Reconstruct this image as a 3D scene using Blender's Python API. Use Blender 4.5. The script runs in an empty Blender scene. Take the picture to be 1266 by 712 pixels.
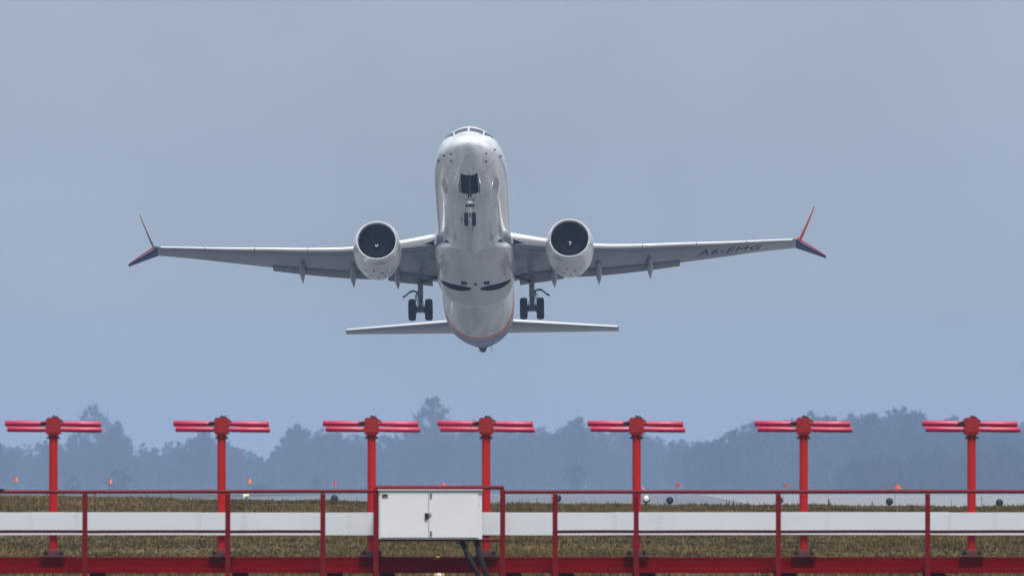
import bpy, bmesh, math, random
import numpy as np
from mathutils import Vector, Matrix, Euler

random.seed(7)
RNG = np.random.default_rng(11)
R = math.radians
SC = bpy.context.scene
COL = SC.collection

# ------------------------------------------------------------------ camera, sky, sun, exposure
F = 14500.0                     # focal length in pixels of the 1266 px wide photograph
HC = 1.7                        # eye height
HORIZON = 605.5                 # row of the horizon
cam_data = bpy.data.cameras.new('camera')
cam_data.sensor_width = 36.0
cam_data.lens = F / 1266.0 * 36.0
cam_data.clip_start = 1.0
cam_data.clip_end = 20000.0
cam_data.dof.use_dof = True
cam_data.dof.focus_distance = 480.0
cam_data.dof.aperture_fstop = 11.0
cam = bpy.data.objects.new('camera', cam_data)
COL.objects.link(cam)
cam.location = (0, 0, HC)
cam.rotation_euler = (R(90) + math.atan((HORIZON - 356.0) / F), 0, 0)
SC.camera = cam

SUN_EL, SUN_AZ = 60.0, 165.0    # azimuth measured clockwise from +Y (the viewing direction)
world = bpy.data.worlds.new('World')
SC.world = world
world.use_nodes = True
nt = world.node_tree
for n in list(nt.nodes):
    nt.nodes.remove(n)
w_out = nt.nodes.new('ShaderNodeOutputWorld')
w_bg = nt.nodes.new('ShaderNodeBackground')
w_bg.inputs['Strength'].default_value = 0.1
w_sky = nt.nodes.new('ShaderNodeTexSky')
w_sky.sky_type = 'NISHITA'
w_sky.sun_disc = False
w_sky.sun_elevation = R(SUN_EL)
w_sky.sun_rotation = R(SUN_AZ)
w_sky.air_density = 1.0
w_sky.dust_density = 2.0
w_tc = nt.nodes.new('ShaderNodeTexCoord')
w_sep = nt.nodes.new('ShaderNodeSeparateXYZ')
nt.links.new(w_tc.outputs['Generated'], w_sep.inputs[0])
w_ramp = nt.nodes.new('ShaderNodeValToRGB')       # overcast deck: brighter towards the zenith
w_ramp.color_ramp.elements[0].position = 0.0
w_ramp.color_ramp.elements[0].color = (0.328, 0.398, 0.494, 1)
w_ramp.color_ramp.elements[1].position = 0.6
w_ramp.color_ramp.elements[1].color = (0.80, 0.84, 0.92, 1)
nt.links.new(w_sep.outputs['Z'], w_ramp.inputs[0])
w_noise = nt.nodes.new('ShaderNodeTexNoise')      # faint unevenness of the cloud
w_noise.inputs['Scale'].default_value = 22.0
w_noise.inputs['Detail'].default_value = 5.0
w_noise.inputs['Roughness'].default_value = 0.45
nt.links.new(w_tc.outputs['Generated'], w_noise.inputs['Vector'])
w_mr = nt.nodes.new('ShaderNodeMapRange')
w_mr.inputs['From Min'].default_value = 0.3
w_mr.inputs['From Max'].default_value = 0.7
w_mr.inputs['To Min'].default_value = 8.9
w_mr.inputs['To Max'].default_value = 11.1
nt.links.new(w_noise.outputs['Fac'], w_mr.inputs['Value'])
w_mul = nt.nodes.new('ShaderNodeVectorMath')
w_mul.operation = 'SCALE'
nt.links.new(w_ramp.outputs['Color'], w_mul.inputs[0])
nt.links.new(w_mr.outputs['Result'], w_mul.inputs['Scale'])
w_mix = nt.nodes.new('ShaderNodeMixRGB')
w_mix.inputs['Fac'].default_value = 0.88
nt.links.new(w_sky.outputs['Color'], w_mix.inputs['Color1'])
nt.links.new(w_mul.outputs['Vector'], w_mix.inputs['Color2'])
nt.links.new(w_mix.outputs['Color'], w_bg.inputs['Color'])
nt.links.new(w_bg.outputs['Background'], w_out.inputs['Surface'])

sun_data = bpy.data.lights.new('sun', 'SUN')
sun_data.energy = 3.6
sun_data.angle = R(14)
sun_data.color = (1.0, 0.97, 0.93)
sun = bpy.data.objects.new('sun', sun_data)
COL.objects.link(sun)
d = Vector((math.sin(R(SUN_AZ)) * math.cos(R(SUN_EL)), math.cos(R(SUN_AZ)) * math.cos(R(SUN_EL)), math.sin(R(SUN_EL))))
sun.rotation_euler = d.to_track_quat('Z', 'Y').to_euler()
sun.location = (0, 0, 200)

SC.view_settings.view_transform = 'Standard'
SC.view_settings.look = 'None'
SC.view_settings.gamma = 1.0
SC.view_settings.exposure = 0.12
SC.view_settings.use_curve_mapping = False
SC.cycles.max_bounces = 6
SC.cycles.volume_bounces = 0

HAZE_DENSITY = 0.00015


def at(px, py, Y):
    """world point seen at pixel (px, py) of the 1266x712 photograph, at depth Y"""
    return Vector(((px - 633.0) / F * Y, Y, HC + (HORIZON - py) / F * Y))


# ------------------------------------------------------------------ materials
MATS = {}


def mat(name, color, rough=0.5, metal=0.0, coat=0.0, var=0.0, vscale=1.0, color2=None, bump=0.0, bscale=20.0,
        island=False, stretch=None, spec=0.5, detail=4.0):
    m = bpy.data.materials.new(name)
    m.use_nodes = True
    t = m.node_tree
    b = t.nodes['Principled BSDF']
    b.inputs['Base Color'].default_value = (*color, 1)
    b.inputs['Roughness'].default_value = rough
    b.inputs['Metallic'].default_value = metal
    b.inputs['Coat Weight'].default_value = coat
    b.inputs['Coat Roughness'].default_value = 0.06
    b.inputs['Specular IOR Level'].default_value = spec
    tc = t.nodes.new('ShaderNodeTexCoord')
    src = tc.outputs['Object']
    if stretch:
        mp = t.nodes.new('ShaderNodeMapping')
        mp.inputs['Scale'].default_value = stretch
        t.links.new(src, mp.inputs['Vector'])
        src = mp.outputs['Vector']
    if color2 is not None:
        nz = t.nodes.new('ShaderNodeTexNoise')
        nz.inputs['Scale'].default_value = vscale
        nz.inputs['Detail'].default_value = detail
        nz.inputs['Roughness'].default_value = 0.65
        t.links.new(src, nz.inputs['Vector'])
        rp = t.nodes.new('ShaderNodeValToRGB')
        rp.color_ramp.elements[0].position = 0.5 - 0.25 + var
        rp.color_ramp.elements[1].position = 0.75
        rp.color_ramp.elements[0].color = (*color, 1)
        rp.color_ramp.elements[1].color = (*color2, 1)
        t.links.new(nz.outputs['Fac'], rp.inputs['Fac'])
        out = rp.outputs['Color']
        if island:
            g = t.nodes.new('ShaderNodeNewGeometry')
            hs = t.nodes.new('ShaderNodeHueSaturation')
            mr = t.nodes.new('ShaderNodeMapRange')
            mr.inputs['To Min'].default_value = 0.45
            mr.inputs['To Max'].default_value = 1.6
            t.links.new(g.outputs['Random Per Island'], mr.inputs['Value'])
            t.links.new(mr.outputs['Result'], hs.inputs['Value'])
            t.links.new(out, hs.inputs['Color'])
            out = hs.outputs['Color']
        t.links.new(out, b.inputs['Base Color'])
    if bump:
        nb = t.nodes.new('ShaderNodeTexNoise')
        nb.inputs['Scale'].default_value = bscale
        nb.inputs['Detail'].default_value = 5
        t.links.new(src, nb.inputs['Vector'])
        bp = t.nodes.new('ShaderNodeBump')
        bp.inputs['Strength'].default_value = bump
        bp.inputs['Distance'].default_value = 0.02
        t.links.new(nb.outputs['Fac'], bp.inputs['Height'])
        t.links.new(bp.outputs['Normal'], b.inputs['Normal'])
    MATS[name] = m
    return m


mat('white_paint', (0.74, 0.75, 0.76), 0.32, coat=0.7, color2=(0.56, 0.565, 0.57), vscale=0.8, stretch=(1.5, 0.25, 1.5))
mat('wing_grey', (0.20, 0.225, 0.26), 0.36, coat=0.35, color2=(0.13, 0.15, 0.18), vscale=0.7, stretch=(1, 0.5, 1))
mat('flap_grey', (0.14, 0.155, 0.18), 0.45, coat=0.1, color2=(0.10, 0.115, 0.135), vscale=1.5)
mat('bright_metal', (0.90, 0.90, 0.91), 0.24, metal=0.8, color2=(0.68, 0.68, 0.68), vscale=3)
mat('slat_white', (0.80, 0.80, 0.80), 0.3, coat=0.4)
mat('cowl_white', (0.78, 0.78, 0.78), 0.3, coat=0.7, color2=(0.58, 0.57, 0.56), vscale=1.4, stretch=(1.2, 0.6, 1.2))
mat('strut_metal', (0.20, 0.21, 0.23), 0.45, metal=0.4, color2=(0.08, 0.085, 0.09), vscale=8)
mat('tyre_rubber', (0.008, 0.008, 0.011), 0.85, spec=0.15, color2=(0.013, 0.013, 0.016), vscale=6)
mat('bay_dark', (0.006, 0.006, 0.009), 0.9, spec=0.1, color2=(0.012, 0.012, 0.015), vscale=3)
mat('fan_dark', (0.004, 0.0045, 0.008), 0.5, spec=0.12, color2=(0.007, 0.007, 0.011), vscale=5)
mat('duct_dark', (0.006, 0.007, 0.012), 0.6, spec=0.1, color2=(0.005, 0.006, 0.010), vscale=4)
mat('cockpit_glass', (0.022, 0.03, 0.04), 0.2, coat=0.0, color2=(0.035, 0.045, 0.055), vscale=2, spec=0.12)
mat('navy_paint', (0.006, 0.010, 0.060), 0.55, spec=0.25, color2=(0.010, 0.015, 0.075), vscale=2)
mat('winglet_red', (0.52, 0.012, 0.030), 0.5, spec=0.3, color2=(0.42, 0.012, 0.04), vscale=2)
mat('winglet_blue', (0.012, 0.028, 0.17), 0.5, spec=0.3, color2=(0.016, 0.03, 0.13), vscale=2)
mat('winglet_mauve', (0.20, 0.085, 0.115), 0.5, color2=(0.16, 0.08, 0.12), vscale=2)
mat('letter_navy', (0.012, 0.015, 0.042), 0.7, spec=0.1)
mat('lamp_green', (0.05, 0.55, 0.38), 0.2, coat=1.0)
mat('lamp_red', (0.75, 0.08, 0.05), 0.2, coat=1.0)
mat('mast_red', (0.47, 0.009, 0.008), 0.42, spec=0.3, color2=(0.33, 0.008, 0.008), vscale=3, stretch=(4, 4, 0.7), bump=0.06, bscale=60)
mat('head_red', (0.30, 0.013, 0.016), 0.6, spec=0.3, color2=(0.22, 0.011, 0.013), vscale=9, bump=0.1, bscale=90)
mat('tube_red', (0.47, 0.005, 0.060), 0.36, coat=0.1, color2=(0.37, 0.005, 0.045), vscale=4)
mat('rail_red', (0.17, 0.001, 0.005), 0.5, spec=0.2, color2=(0.11, 0.001, 0.004), vscale=10, bump=0.05, bscale=80)
mat('mid_rail_red', (0.055, 0.001, 0.004), 0.55, spec=0.12, color2=(0.04, 0.001, 0.003), vscale=10)
mat('beam_red', (0.20, 0.0005, 0.001), 0.65, spec=0.05, color2=(0.125, 0.0005, 0.001), vscale=2.2, stretch=(0.7, 1, 3), bump=0.06, bscale=40)
mat('base_plate', (0.16, 0.055, 0.055), 0.75, spec=0.2, color2=(0.10, 0.045, 0.045), vscale=18, bump=0.15, bscale=60)
mat('black_iron', (0.010, 0.008, 0.009), 0.7, spec=0.2, color2=(0.02, 0.016, 0.016), vscale=20)
mat('board_white', (0.60, 0.63, 0.665), 0.6, spec=0.3, color2=(0.545, 0.575, 0.61), vscale=1.6, stretch=(0.6, 1, 3), bump=0.05, bscale=30)
mat('cabinet_white', (0.66, 0.68, 0.69), 0.45, coat=0.1, color2=(0.60, 0.615, 0.625), vscale=1.2)
mat('seam_grey', (0.22, 0.22, 0.23), 0.6)
mat('screw_grey', (0.46, 0.48, 0.50), 0.6)
mat('stain_green', (0.42, 0.52, 0.46), 0.7)
mat('lock_metal', (0.33, 0.34, 0.36), 0.4, metal=0.5)
mat('cable_black', (0.006, 0.006, 0.008), 0.6, spec=0.2, color2=(0.010, 0.010, 0.012), vscale=12)
mat('flag_orange', (0.85, 0.16, 0.05), 0.7, color2=(0.72, 0.10, 0.04), vscale=12)
mat('flag_red', (0.62, 0.06, 0.05), 0.7, color2=(0.5, 0.05, 0.045), vscale=12)
mat('flag_pale', (0.80, 0.62, 0.55), 0.7)
mat('stake_grey', (0.20, 0.20, 0.20), 0.6)
mat('lamp_black', (0.006, 0.008, 0.012), 0.6, spec=0.2, color2=(0.010, 0.012, 0.016), vscale=20)
mat('lens_pale', (0.72, 0.74, 0.70), 0.15, coat=1.0)
mat('ring_yellow', (0.70, 0.42, 0.05), 0.45)
mat('marker_cream', (0.82, 0.76, 0.42), 0.5)
mat('bark', (0.06, 0.052, 0.05), 0.9, color2=(0.045, 0.04, 0.038), vscale=0.5)
mat('twigs', (0.030, 0.028, 0.030), 0.95, spec=0.0, color2=(0.022, 0.021, 0.022), vscale=0.06)
mat('twigs_dark', (0.028, 0.026, 0.026), 0.95, spec=0.0, color2=(0.018, 0.018, 0.018), vscale=0.06)
mat('runway_concrete', (0.215, 0.215, 0.21), 0.8, color2=(0.18, 0.18, 0.178), vscale=0.02, bump=0.1, bscale=2)
mat('asphalt_old', (0.125, 0.13, 0.14), 0.85, color2=(0.095, 0.10, 0.11), vscale=0.05)
mat('runway_mark', (0.75, 0.75, 0.73), 0.7)


def ground_material():
    m = bpy.data.materials.new('field_ground')
    m.use_nodes = True
    t = m.node_tree
    b = t.nodes['Principled BSDF']
    b.inputs['Roughness'].default_value = 0.95
    b.inputs['Specular IOR Level'].default_value = 0.1
    tc = t.nodes.new('ShaderNodeTexCoord')
    n1 = t.nodes.new('ShaderNodeTexNoise')
    n1.inputs['Scale'].default_value = 0.22
    n1.inputs['Detail'].default_value = 9
    n1.inputs['Roughness'].default_value = 0.75
    t.links.new(tc.outputs['Object'], n1.inputs['Vector'])
    rp = t.nodes.new('ShaderNodeValToRGB')
    e = rp.color_ramp.elements
    e[0].position = 0.32
    e[0].color = (0.040, 0.034, 0.020, 1)
    e[1].position = 0.7
    e[1].color = (0.11, 0.092, 0.060, 1)
    x = e.new(0.52)
    x.color = (0.068, 0.060, 0.032, 1)
    t.links.new(n1.outputs['Fac'], rp.inputs['Fac'])
    t.links.new(rp.outputs['Color'], b.inputs['Base Color'])
    n2 = t.nodes.new('ShaderNodeTexNoise')
    n2.inputs['Scale'].default_value = 9
    n2.inputs['Detail'].default_value = 6
    t.links.new(tc.outputs['Object'], n2.inputs['Vector'])
    bp = t.nodes.new('ShaderNodeBump')
    bp.inputs['Strength'].default_value = 0.6
    bp.inputs['Distance'].default_value = 0.08
    t.links.new(n2.outputs['Fac'], bp.inputs['Height'])
    t.links.new(bp.outputs['Normal'], b.inputs['Normal'])
    MATS['field_ground'] = m


def grass_material():
    m = bpy.data.materials.new('dry_grass')
    m.use_nodes = True
    t = m.node_tree
    b = t.nodes['Principled BSDF']
    b.inputs['Roughness'].default_value = 0.8
    b.inputs['Specular IOR Level'].default_value = 0.15
    tc = t.nodes.new('ShaderNodeTexCoord')
    n1 = t.nodes.new('ShaderNodeTexNoise')
    n1.inputs['Scale'].default_value = 0.5
    n1.inputs['Detail'].default_value = 8
    n1.inputs['Roughness'].default_value = 0.7
    t.links.new(tc.outputs['Object'], n1.inputs['Vector'])
    g = t.nodes.new('ShaderNodeNewGeometry')
    add = t.nodes.new('ShaderNodeMath')
    add.operation = 'MULTIPLY_ADD'
    add.inputs[1].default_value = 0.24
    t.links.new(g.outputs['Random Per Island'], add.inputs[0])
    sub = t.nodes.new('ShaderNodeMath')
    sub.operation = 'SUBTRACT'
    sub.inputs[1].default_value = 0.09
    t.links.new(n1.outputs['Fac'], sub.inputs[0])
    t.links.new(sub.outputs[0], add.inputs[2])
    n3 = t.nodes.new('ShaderNodeTexNoise')           # broad patches of straw and of green
    n3.inputs['Scale'].default_value = 0.16
    n3.inputs['Detail'].default_value = 3
    t.links.new(tc.outputs['Object'], n3.inputs['Vector'])
    ad3 = t.nodes.new('ShaderNodeMath')
    ad3.operation = 'MULTIPLY_ADD'
    ad3.inputs[1].default_value = 0.75
    ad3.inputs[2].default_value = -0.37
    t.links.new(n3.outputs['Fac'], ad3.inputs[0])
    ad4 = t.nodes.new('ShaderNodeMath')
    ad4.operation = 'ADD'
    t.links.new(ad3.outputs[0], ad4.inputs[0])
    t.links.new(add.outputs[0], ad4.inputs[1])
    add = ad4
    rp = t.nodes.new('ShaderNodeValToRGB')
    e = rp.color_ramp.elements
    e[0].position = 0.22
    e[0].color = (0.026, 0.020, 0.008, 1)
    e[1].position = 0.85
    e[1].color = (0.25, 0.175, 0.085, 1)
    for p, c in ((0.4, (0.058, 0.042, 0.010)), (0.52, (0.092, 0.062, 0.018)), (0.66, (0.135, 0.092, 0.032))):
        x = e.new(p)
        x.color = (*c, 1)
    t.links.new(add.outputs[0], rp.inputs['Fac'])
    t.links.new(rp.outputs['Color'], b.inputs['Base Color'])
    MATS['dry_grass'] = m


def livery_material():
    """white fuselage whose tail is swept over by a red line and a pale blue field"""
    m = bpy.data.materials.new('fuselage_paint')
    m.use_nodes = True
    t = m.node_tree
    b = t.nodes['Principled BSDF']
    b.inputs['Roughness'].default_value = 0.30
    b.inputs['Coat Weight'].default_value = 1.0
    b.inputs['Coat Roughness'].default_value = 0.05
    b.inputs['Coat IOR'].default_value = 1.8
    tc = t.nodes.new('ShaderNodeTexCoord')
    sp = t.nodes.new('ShaderNodeSeparateXYZ')
    t.links.new(tc.outputs['Object'], sp.inputs[0])
    ma = t.nodes.new('ShaderNodeMath')
    ma.operation = 'MULTIPLY_ADD'
    ma.inputs[1].default_value = 7.0
    t.links.new(sp.outputs['Z'], ma.inputs[0])
    t.links.new(sp.outputs['Y'], ma.inputs[2])       # u = s + 7 z
    mr = t.nodes.new('ShaderNodeMapRange')
    mr.inputs['From Min'].default_value = 20.0
    mr.inputs['From Max'].default_value = 44.0
    t.links.new(ma.outputs[0], mr.inputs['Value'])
    rp = t.nodes.new('ShaderNodeValToRGB')
    rp.color_ramp.interpolation = 'CONSTANT'
    e = rp.color_ramp.elements
    e[0].position = 0.0
    e[0].color = (0.79, 0.80, 0.81, 1)
    e[1].position = 0.105
    e[1].color = (0.72, 0.075, 0.010, 1)
    for p, c in ((0.235, (0.20, 0.32, 0.52)), (0.31, (0.05, 0.12, 0.32)), (0.44, (0.26, 0.39, 0.58)), (0.54, (0.05, 0.13, 0.36))):
        x = e.new(p)
        x.color = (*c, 1)
    t.links.new(mr.outputs['Result'], rp.inputs['Fac'])
    # only the tail half carries it
    gt = t.nodes.new('ShaderNodeMath')
    gt.operation = 'GREATER_THAN'
    gt.inputs[1].default_value = 21.0
    t.links.new(sp.outputs['Y'], gt.inputs[0])
    inv = t.nodes.new('ShaderNodeMapRange')          # the tail colours are a satin paint, the rest is glossy
    inv.inputs['From Min'].default_value = 20.0
    inv.inputs['From Max'].default_value = 26.0
    inv.inputs['To Min'].default_value = 1.0
    inv.inputs['To Max'].default_value = 0.0
    t.links.new(sp.outputs['Y'], inv.inputs['Value'])
    t.links.new(inv.outputs['Result'], b.inputs['Coat Weight'])
    sv = t.nodes.new('ShaderNodeMath')
    sv.operation = 'MULTIPLY_ADD'
    sv.inputs[1].default_value = 0.42
    sv.inputs[2].default_value = 0.08
    t.links.new(inv.outputs['Result'], sv.inputs[0])
    t.links.new(sv.outputs[0], b.inputs['Specular IOR Level'])
    # fine joints between the skin panels
    fr_ = t.nodes.new('ShaderNodeMath')
    fr_.operation = 'PINGPONG'
    fr_.inputs[1].default_value = 1.15
    t.links.new(sp.outputs['Y'], fr_.inputs[0])
    jl = t.nodes.new('ShaderNodeMapRange')
    jl.inputs['From Min'].default_value = 0.012
    jl.inputs['From Max'].default_value = 0.05
    jl.inputs['To Min'].default_value = 0.72
    jl.inputs['To Max'].default_value = 1.0
    t.links.new(fr_.outputs[0], jl.inputs['Value'])
    nz = t.nodes.new('ShaderNodeTexNoise')
    nz.inputs['Scale'].default_value = 1.0
    nz.inputs['Detail'].default_value = 7
    mp = t.nodes.new('ShaderNodeMapping')
    mp.inputs['Scale'].default_value = (2.2, 0.18, 2.2)
    t.links.new(tc.outputs['Object'], mp.inputs['Vector'])
    t.links.new(mp.outputs['Vector'], nz.inputs['Vector'])
    dr = t.nodes.new('ShaderNodeValToRGB')           # faint streaks of dirt along the flow
    dr.color_ramp.elements[0].position = 0.35
    dr.color_ramp.elements[0].color = (0.70, 0.70, 0.70, 1)
    dr.color_ramp.elements[1].position = 0.62
    dr.color_ramp.elements[1].color = (1, 1, 1, 1)
    t.links.new(nz.outputs['Fac'], dr.inputs['Fac'])
    mx = t.nodes.new('ShaderNodeMixRGB')
    mx.inputs['Color1'].default_value = (0.79, 0.80, 0.81, 1)
    t.links.new(gt.outputs[0], mx.inputs['Fac'])
    t.links.new(rp.outputs['Color'], mx.inputs['Color2'])
    ml = t.nodes.new('ShaderNodeMixRGB')
    ml.blend_type = 'MULTIPLY'
    ml.inputs['Fac'].default_value = 1.0
    t.links.new(mx.outputs['Color'], ml.inputs['Color1'])
    t.links.new(dr.outputs['Color'], ml.inputs['Color2'])
    vs_ = t.nodes.new('ShaderNodeVectorMath')
    vs_.operation = 'SCALE'
    t.links.new(ml.outputs['Color'], vs_.inputs[0])
    t.links.new(jl.outputs['Result'], vs_.inputs['Scale'])
    t.links.new(vs_.outputs['Vector'], b.inputs['Base Color'])
    MATS['fuselage_paint'] = m


ground_material()
grass_material()
livery_material()


# ------------------------------------------------------------------ mesh helpers
class MB:
    """collects simple shapes into one mesh"""

    def __init__(self):
        self.v, self.f, self.sm = [], [], []

    def add(self, verts, faces, smooth=False):
        o = len(self.v)
        self.v += [tuple(p) for p in verts]
        self.f += [tuple(i + o for i in f) for f in faces]
        self.sm += [smooth] * len(faces)
        return self

    def box(self, c, s, bev=0.0, rot=None):
        """bevelled box: centre c, full size s"""
        hx, hy, hz = s[0] / 2, s[1] / 2, s[2] / 2
        bm = bmesh.new()
        bmesh.ops.create_cube(bm, size=1.0)
        for v in bm.verts:
            v.co = Vector((v.co.x * 2 * hx, v.co.y * 2 * hy, v.co.z * 2 * hz))
        if bev > 0:
            bmesh.ops.bevel(bm, geom=bm.edges[:], offset=bev, segments=2, affect='EDGES', profile=0.6)
        bm.verts.index_update()
        M = rot.to_matrix() if rot else Matrix.Identity(3)
        self.add([M @ v.co + Vector(c) for v in bm.verts], [[v.index for v in f.verts] for f in bm.faces])
        bm.free()
        return self

    def loft(self, rings, closed=True, caps=True, smooth=True):
        n = len(rings[0])
        vs = [p for r in rings for p in r]
        fs = []
        for i in range(len(rings) - 1):
            for j in range(n if closed else n - 1):
                k = (j + 1) % n
                fs.append((i * n + j, i * n + k, (i + 1) * n + k, (i + 1) * n + j))
        self.add(vs, fs, smooth)
        if caps:
            o = len(self.v) - len(vs)
            self.f += [tuple(o + j for j in range(n)), tuple(o + (len(rings) - 1) * n + j for j in range(n))]
            self.sm += [False, False]
        return self

    def tube(self, pts, r, n=12, caps=True, smooth=True):
        """tube along points; r is a radius or a list of radii"""
        pts = [Vector(p) for p in pts]
        rs = r if isinstance(r, (list, tuple)) else [r] * len(pts)
        rings, up = [], None
        for i, p in enumerate(pts):
            t = (pts[min(i + 1, len(pts) - 1)] - pts[max(i - 1, 0)]).normalized()
            if up is None:
                up = Vector((0, 0, 1)) if abs(t.z) < 0.9 else Vector((0, 1, 0))
            a = t.cross(up).normalized()
            bvec = a.cross(t).normalized()
            up = bvec
            rings.append([p + (a * math.cos(2 * math.pi * j / n) + bvec * math.sin(2 * math.pi * j / n)) * rs[i] for j in range(n)])
        return self.loft(rings, True, caps, smooth)

    def lathe(self, prof, axis='Y', c=(0, 0, 0), n=48, smooth=True, close=False, warp=None):
        """profile of (along axis, radius)"""
        rings = []
        for a, r in prof:
            ring = []
            for j in range(n):
                q = 2 * math.pi * j / n
                u, w = r * math.cos(q), r * math.sin(q)
                if warp:
                    u, w = warp(u, w, a)
                p = {'Y': (u, a, w), 'X': (a, u, w), 'Z': (u, w, a)}[axis]
                ring.append(Vector(p) + Vector(c))
            rings.append(ring)
        if close:
            rings.append(rings[0])
        return self.loft(rings, True, not close, smooth)

    def build(self, name, material, parent=None, smooth_angle=35, merge=False):
        me = bpy.data.meshes.new(name)
        me.from_pydata(self.v, [], self.f)
        me.polygons.foreach_set('use_smooth', self.sm)
        bm = bmesh.new()
        bm.from_mesh(me)
        if merge:
            bmesh.ops.remove_doubles(bm, verts=bm.verts[:], dist=1e-5)
        bmesh.ops.recalc_face_normals(bm, faces=bm.faces[:])
        bm.to_mesh(me)
        bm.free()
        if any(self.sm):
            me.set_sharp_from_angle(angle=R(smooth_angle))
        me.materials.append(MATS[material])
        o = bpy.data.objects.new(name, me)
        COL.objects.link(o)
        if parent:
            o.parent = parent
        return o


def tag(o, label=None, cat=None, group=None, kind=None):
    if label:
        o['label'] = label
    if cat:
        o['category'] = cat
    if group:
        o['group'] = group
    if kind:
        o['kind'] = kind
    return o


def empty(name, loc, label=None, cat=None, group=None):
    o = bpy.data.objects.new(name, None)
    COL.objects.link(o)
    o.location = loc
    return tag(o, label, cat, group)


def kids(o):
    return [c for c in COL.objects if c.parent is o]


def copy_tree(o, loc, label):
    r = o.copy()
    COL.objects.link(r)
    r.location = loc
    r['label'] = label
    for c in kids(o):
        d = c.copy()
        COL.objects.link(d)
        d.parent = r
        for g in kids(c):
            e = g.copy()
            COL.objects.link(e)
            e.parent = d
    return r


def raw_mesh(name, V, Fc, material, kind=None):
    """large meshes of triangles or quads from numpy arrays"""
    me = bpy.data.meshes.new(name)
    V = np.asarray(V, dtype=np.float32)
    Fc = np.asarray(Fc, dtype=np.int32)
    k = Fc.shape[1]
    me.vertices.add(len(V))
    me.vertices.foreach_set('co', V.ravel())
    me.loops.add(Fc.size)
    me.loops.foreach_set('vertex_index', Fc.ravel())
    me.polygons.add(len(Fc))
    me.polygons.foreach_set('loop_start', np.arange(0, Fc.size, k, dtype=np.int32))
    me.update(calc_edges=True)
    me.materials.append(MATS[material])
    o = bpy.data.objects.new(name, me)
    COL.objects.link(o)
    if kind:
        o['kind'] = kind
    return o


# ------------------------------------------------------------------ terrain
def sstep(a, b, x):
    t = np.clip((x - a) / (b - a), 0, 1)
    return t * t * (3 - 2 * t)


def ground_z(x, y):
    """flat by the antenna row, a low grass bank whose crest lies at 330 m, then the airfield"""
    x = np.asarray(x, dtype=float)
    y = np.asarray(y, dtype=float)
    crest = 1.25 - 0.0155 * np.clip(x, -30, 0) - 0.0062 * np.clip(x, 0, 30) + 0.018 * np.sin(x * 0.9) + 0.012 * np.sin(x * 2.3 + 1)
    up = sstep(172, 330, y)
    down = sstep(333, 420, y)
    return crest * up * (1 - down) + 0.5 * down


xs = np.concatenate([np.linspace(-2500, -60, 18), np.linspace(-50, 50, 101), np.linspace(60, 2500, 18)])
ys = np.concatenate([np.linspace(-200, 160, 10), np.linspace(165, 440, 111), np.linspace(460, 1000, 12), np.linspace(1200, 8000, 20)])
X, Y = np.meshgrid(xs, ys)
Z = ground_z(X, Y)
GV = np.stack([X.ravel(), Y.ravel(), Z.ravel()], 1)
nx, ny = len(xs), len(ys)
ii, jj = np.meshgrid(np.arange(nx - 1), np.arange(ny - 1))
q = (jj * nx + ii).ravel()
GF = np.stack([q, q + 1, q + nx + 1, q + nx], 1)
ground = raw_mesh('ground', GV, GF, 'field_ground', 'structure')
ground.data.polygons.foreach_set('use_smooth', [True] * len(GF))

# runway and its shoulder beyond the bank
def sheet(name, pts, z, material):
    me = bpy.data.meshes.new(name)
    me.from_pydata([(x, y, z) for x, y in pts], [], [tuple(range(len(pts)))])
    me.materials.append(MATS[material])
    o = bpy.data.objects.new(name, me)
    COL.objects.link(o)
    o['kind'] = 'structure'
    return o

sheet('runway', [(-46, 430), (13.6, 430), (13.6, 560), (51.6, 3300), (55, 3600), (-46, 3600)], 0.504, 'asphalt_old')
sheet('apron', [(14, 560), (110, 560), (190, 3300), (52, 3300)], 0.504, 'runway_concrete')
for k in range(12):
    sheet('runway_marking', [(-16.5, 460 + k * 60), (-15.6, 460 + k * 60), (-15.6, 490 + k * 60), (-16.5, 490 + k * 60)], 0.508, 'runway_mark')

# ------------------------------------------------------------------ grass
def grass_field():
    n = 200000
    y = 178 + (346 - 178) * RNG.random(n) ** 1.05
    half = y * 0.0437 * 1.12 + 9
    x = (RNG.random(n) * 2 - 1) * half
    z = ground_z(x, y)
    # tussocks: height follows a coarse pattern
    pat = 0.5 + 0.5 * np.sin(x * 1.7 + 2.1 * np.sin(y * 0.31)) * np.sin(y * 0.83 + 1.3 * np.sin(x * 0.7))
    h = 0.03 + 0.06 * RNG.random(n) * (0.4 + 0.9 * pat)
    h *= 0.6 + 0.9 * (0.5 + 0.5 * np.sin(x * 0.45 + 1.4 * np.sin(y * 0.09)) * np.sin(y * 0.17 + 0.8 * np.sin(x * 0.33)))
    h[RNG.random(n) < 0.012] *= 2.3
    V = np.zeros((n, 6, 3))
    for k in range(2):
        a = RNG.random(n) * math.pi
        w = 0.016 + 0.026 * RNG.random(n)
        dx, dy = np.cos(a) * w, np.sin(a) * w * 0.4
        lx, ly = (RNG.random(n) - 0.5) * 0.09, (RNG.random(n) - 0.5) * 0.09
        ox, oy = (RNG.random(n) - 0.5) * 0.05, (RNG.random(n) - 0.5) * 0.05
        V[:, 3 * k + 0] = np.stack([x + ox - dx, y + oy - dy, z - 0.01], 1)
        V[:, 3 * k + 1] = np.stack([x + ox + dx, y + oy + dy, z - 0.01], 1)
        V[:, 3 * k + 2] = np.stack([x + ox + lx, y + oy + ly, z + h * (0.7 + 0.6 * RNG.random(n))], 1)
    Fc = np.arange(n * 6).reshape(-1, 3)
    o = raw_mesh('grass', V.reshape(-1, 3), Fc, 'dry_grass', 'stuff')
    tag(o, 'short dry olive brown grass covering the bank behind the red antenna row', 'grass')


grass_field()

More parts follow.
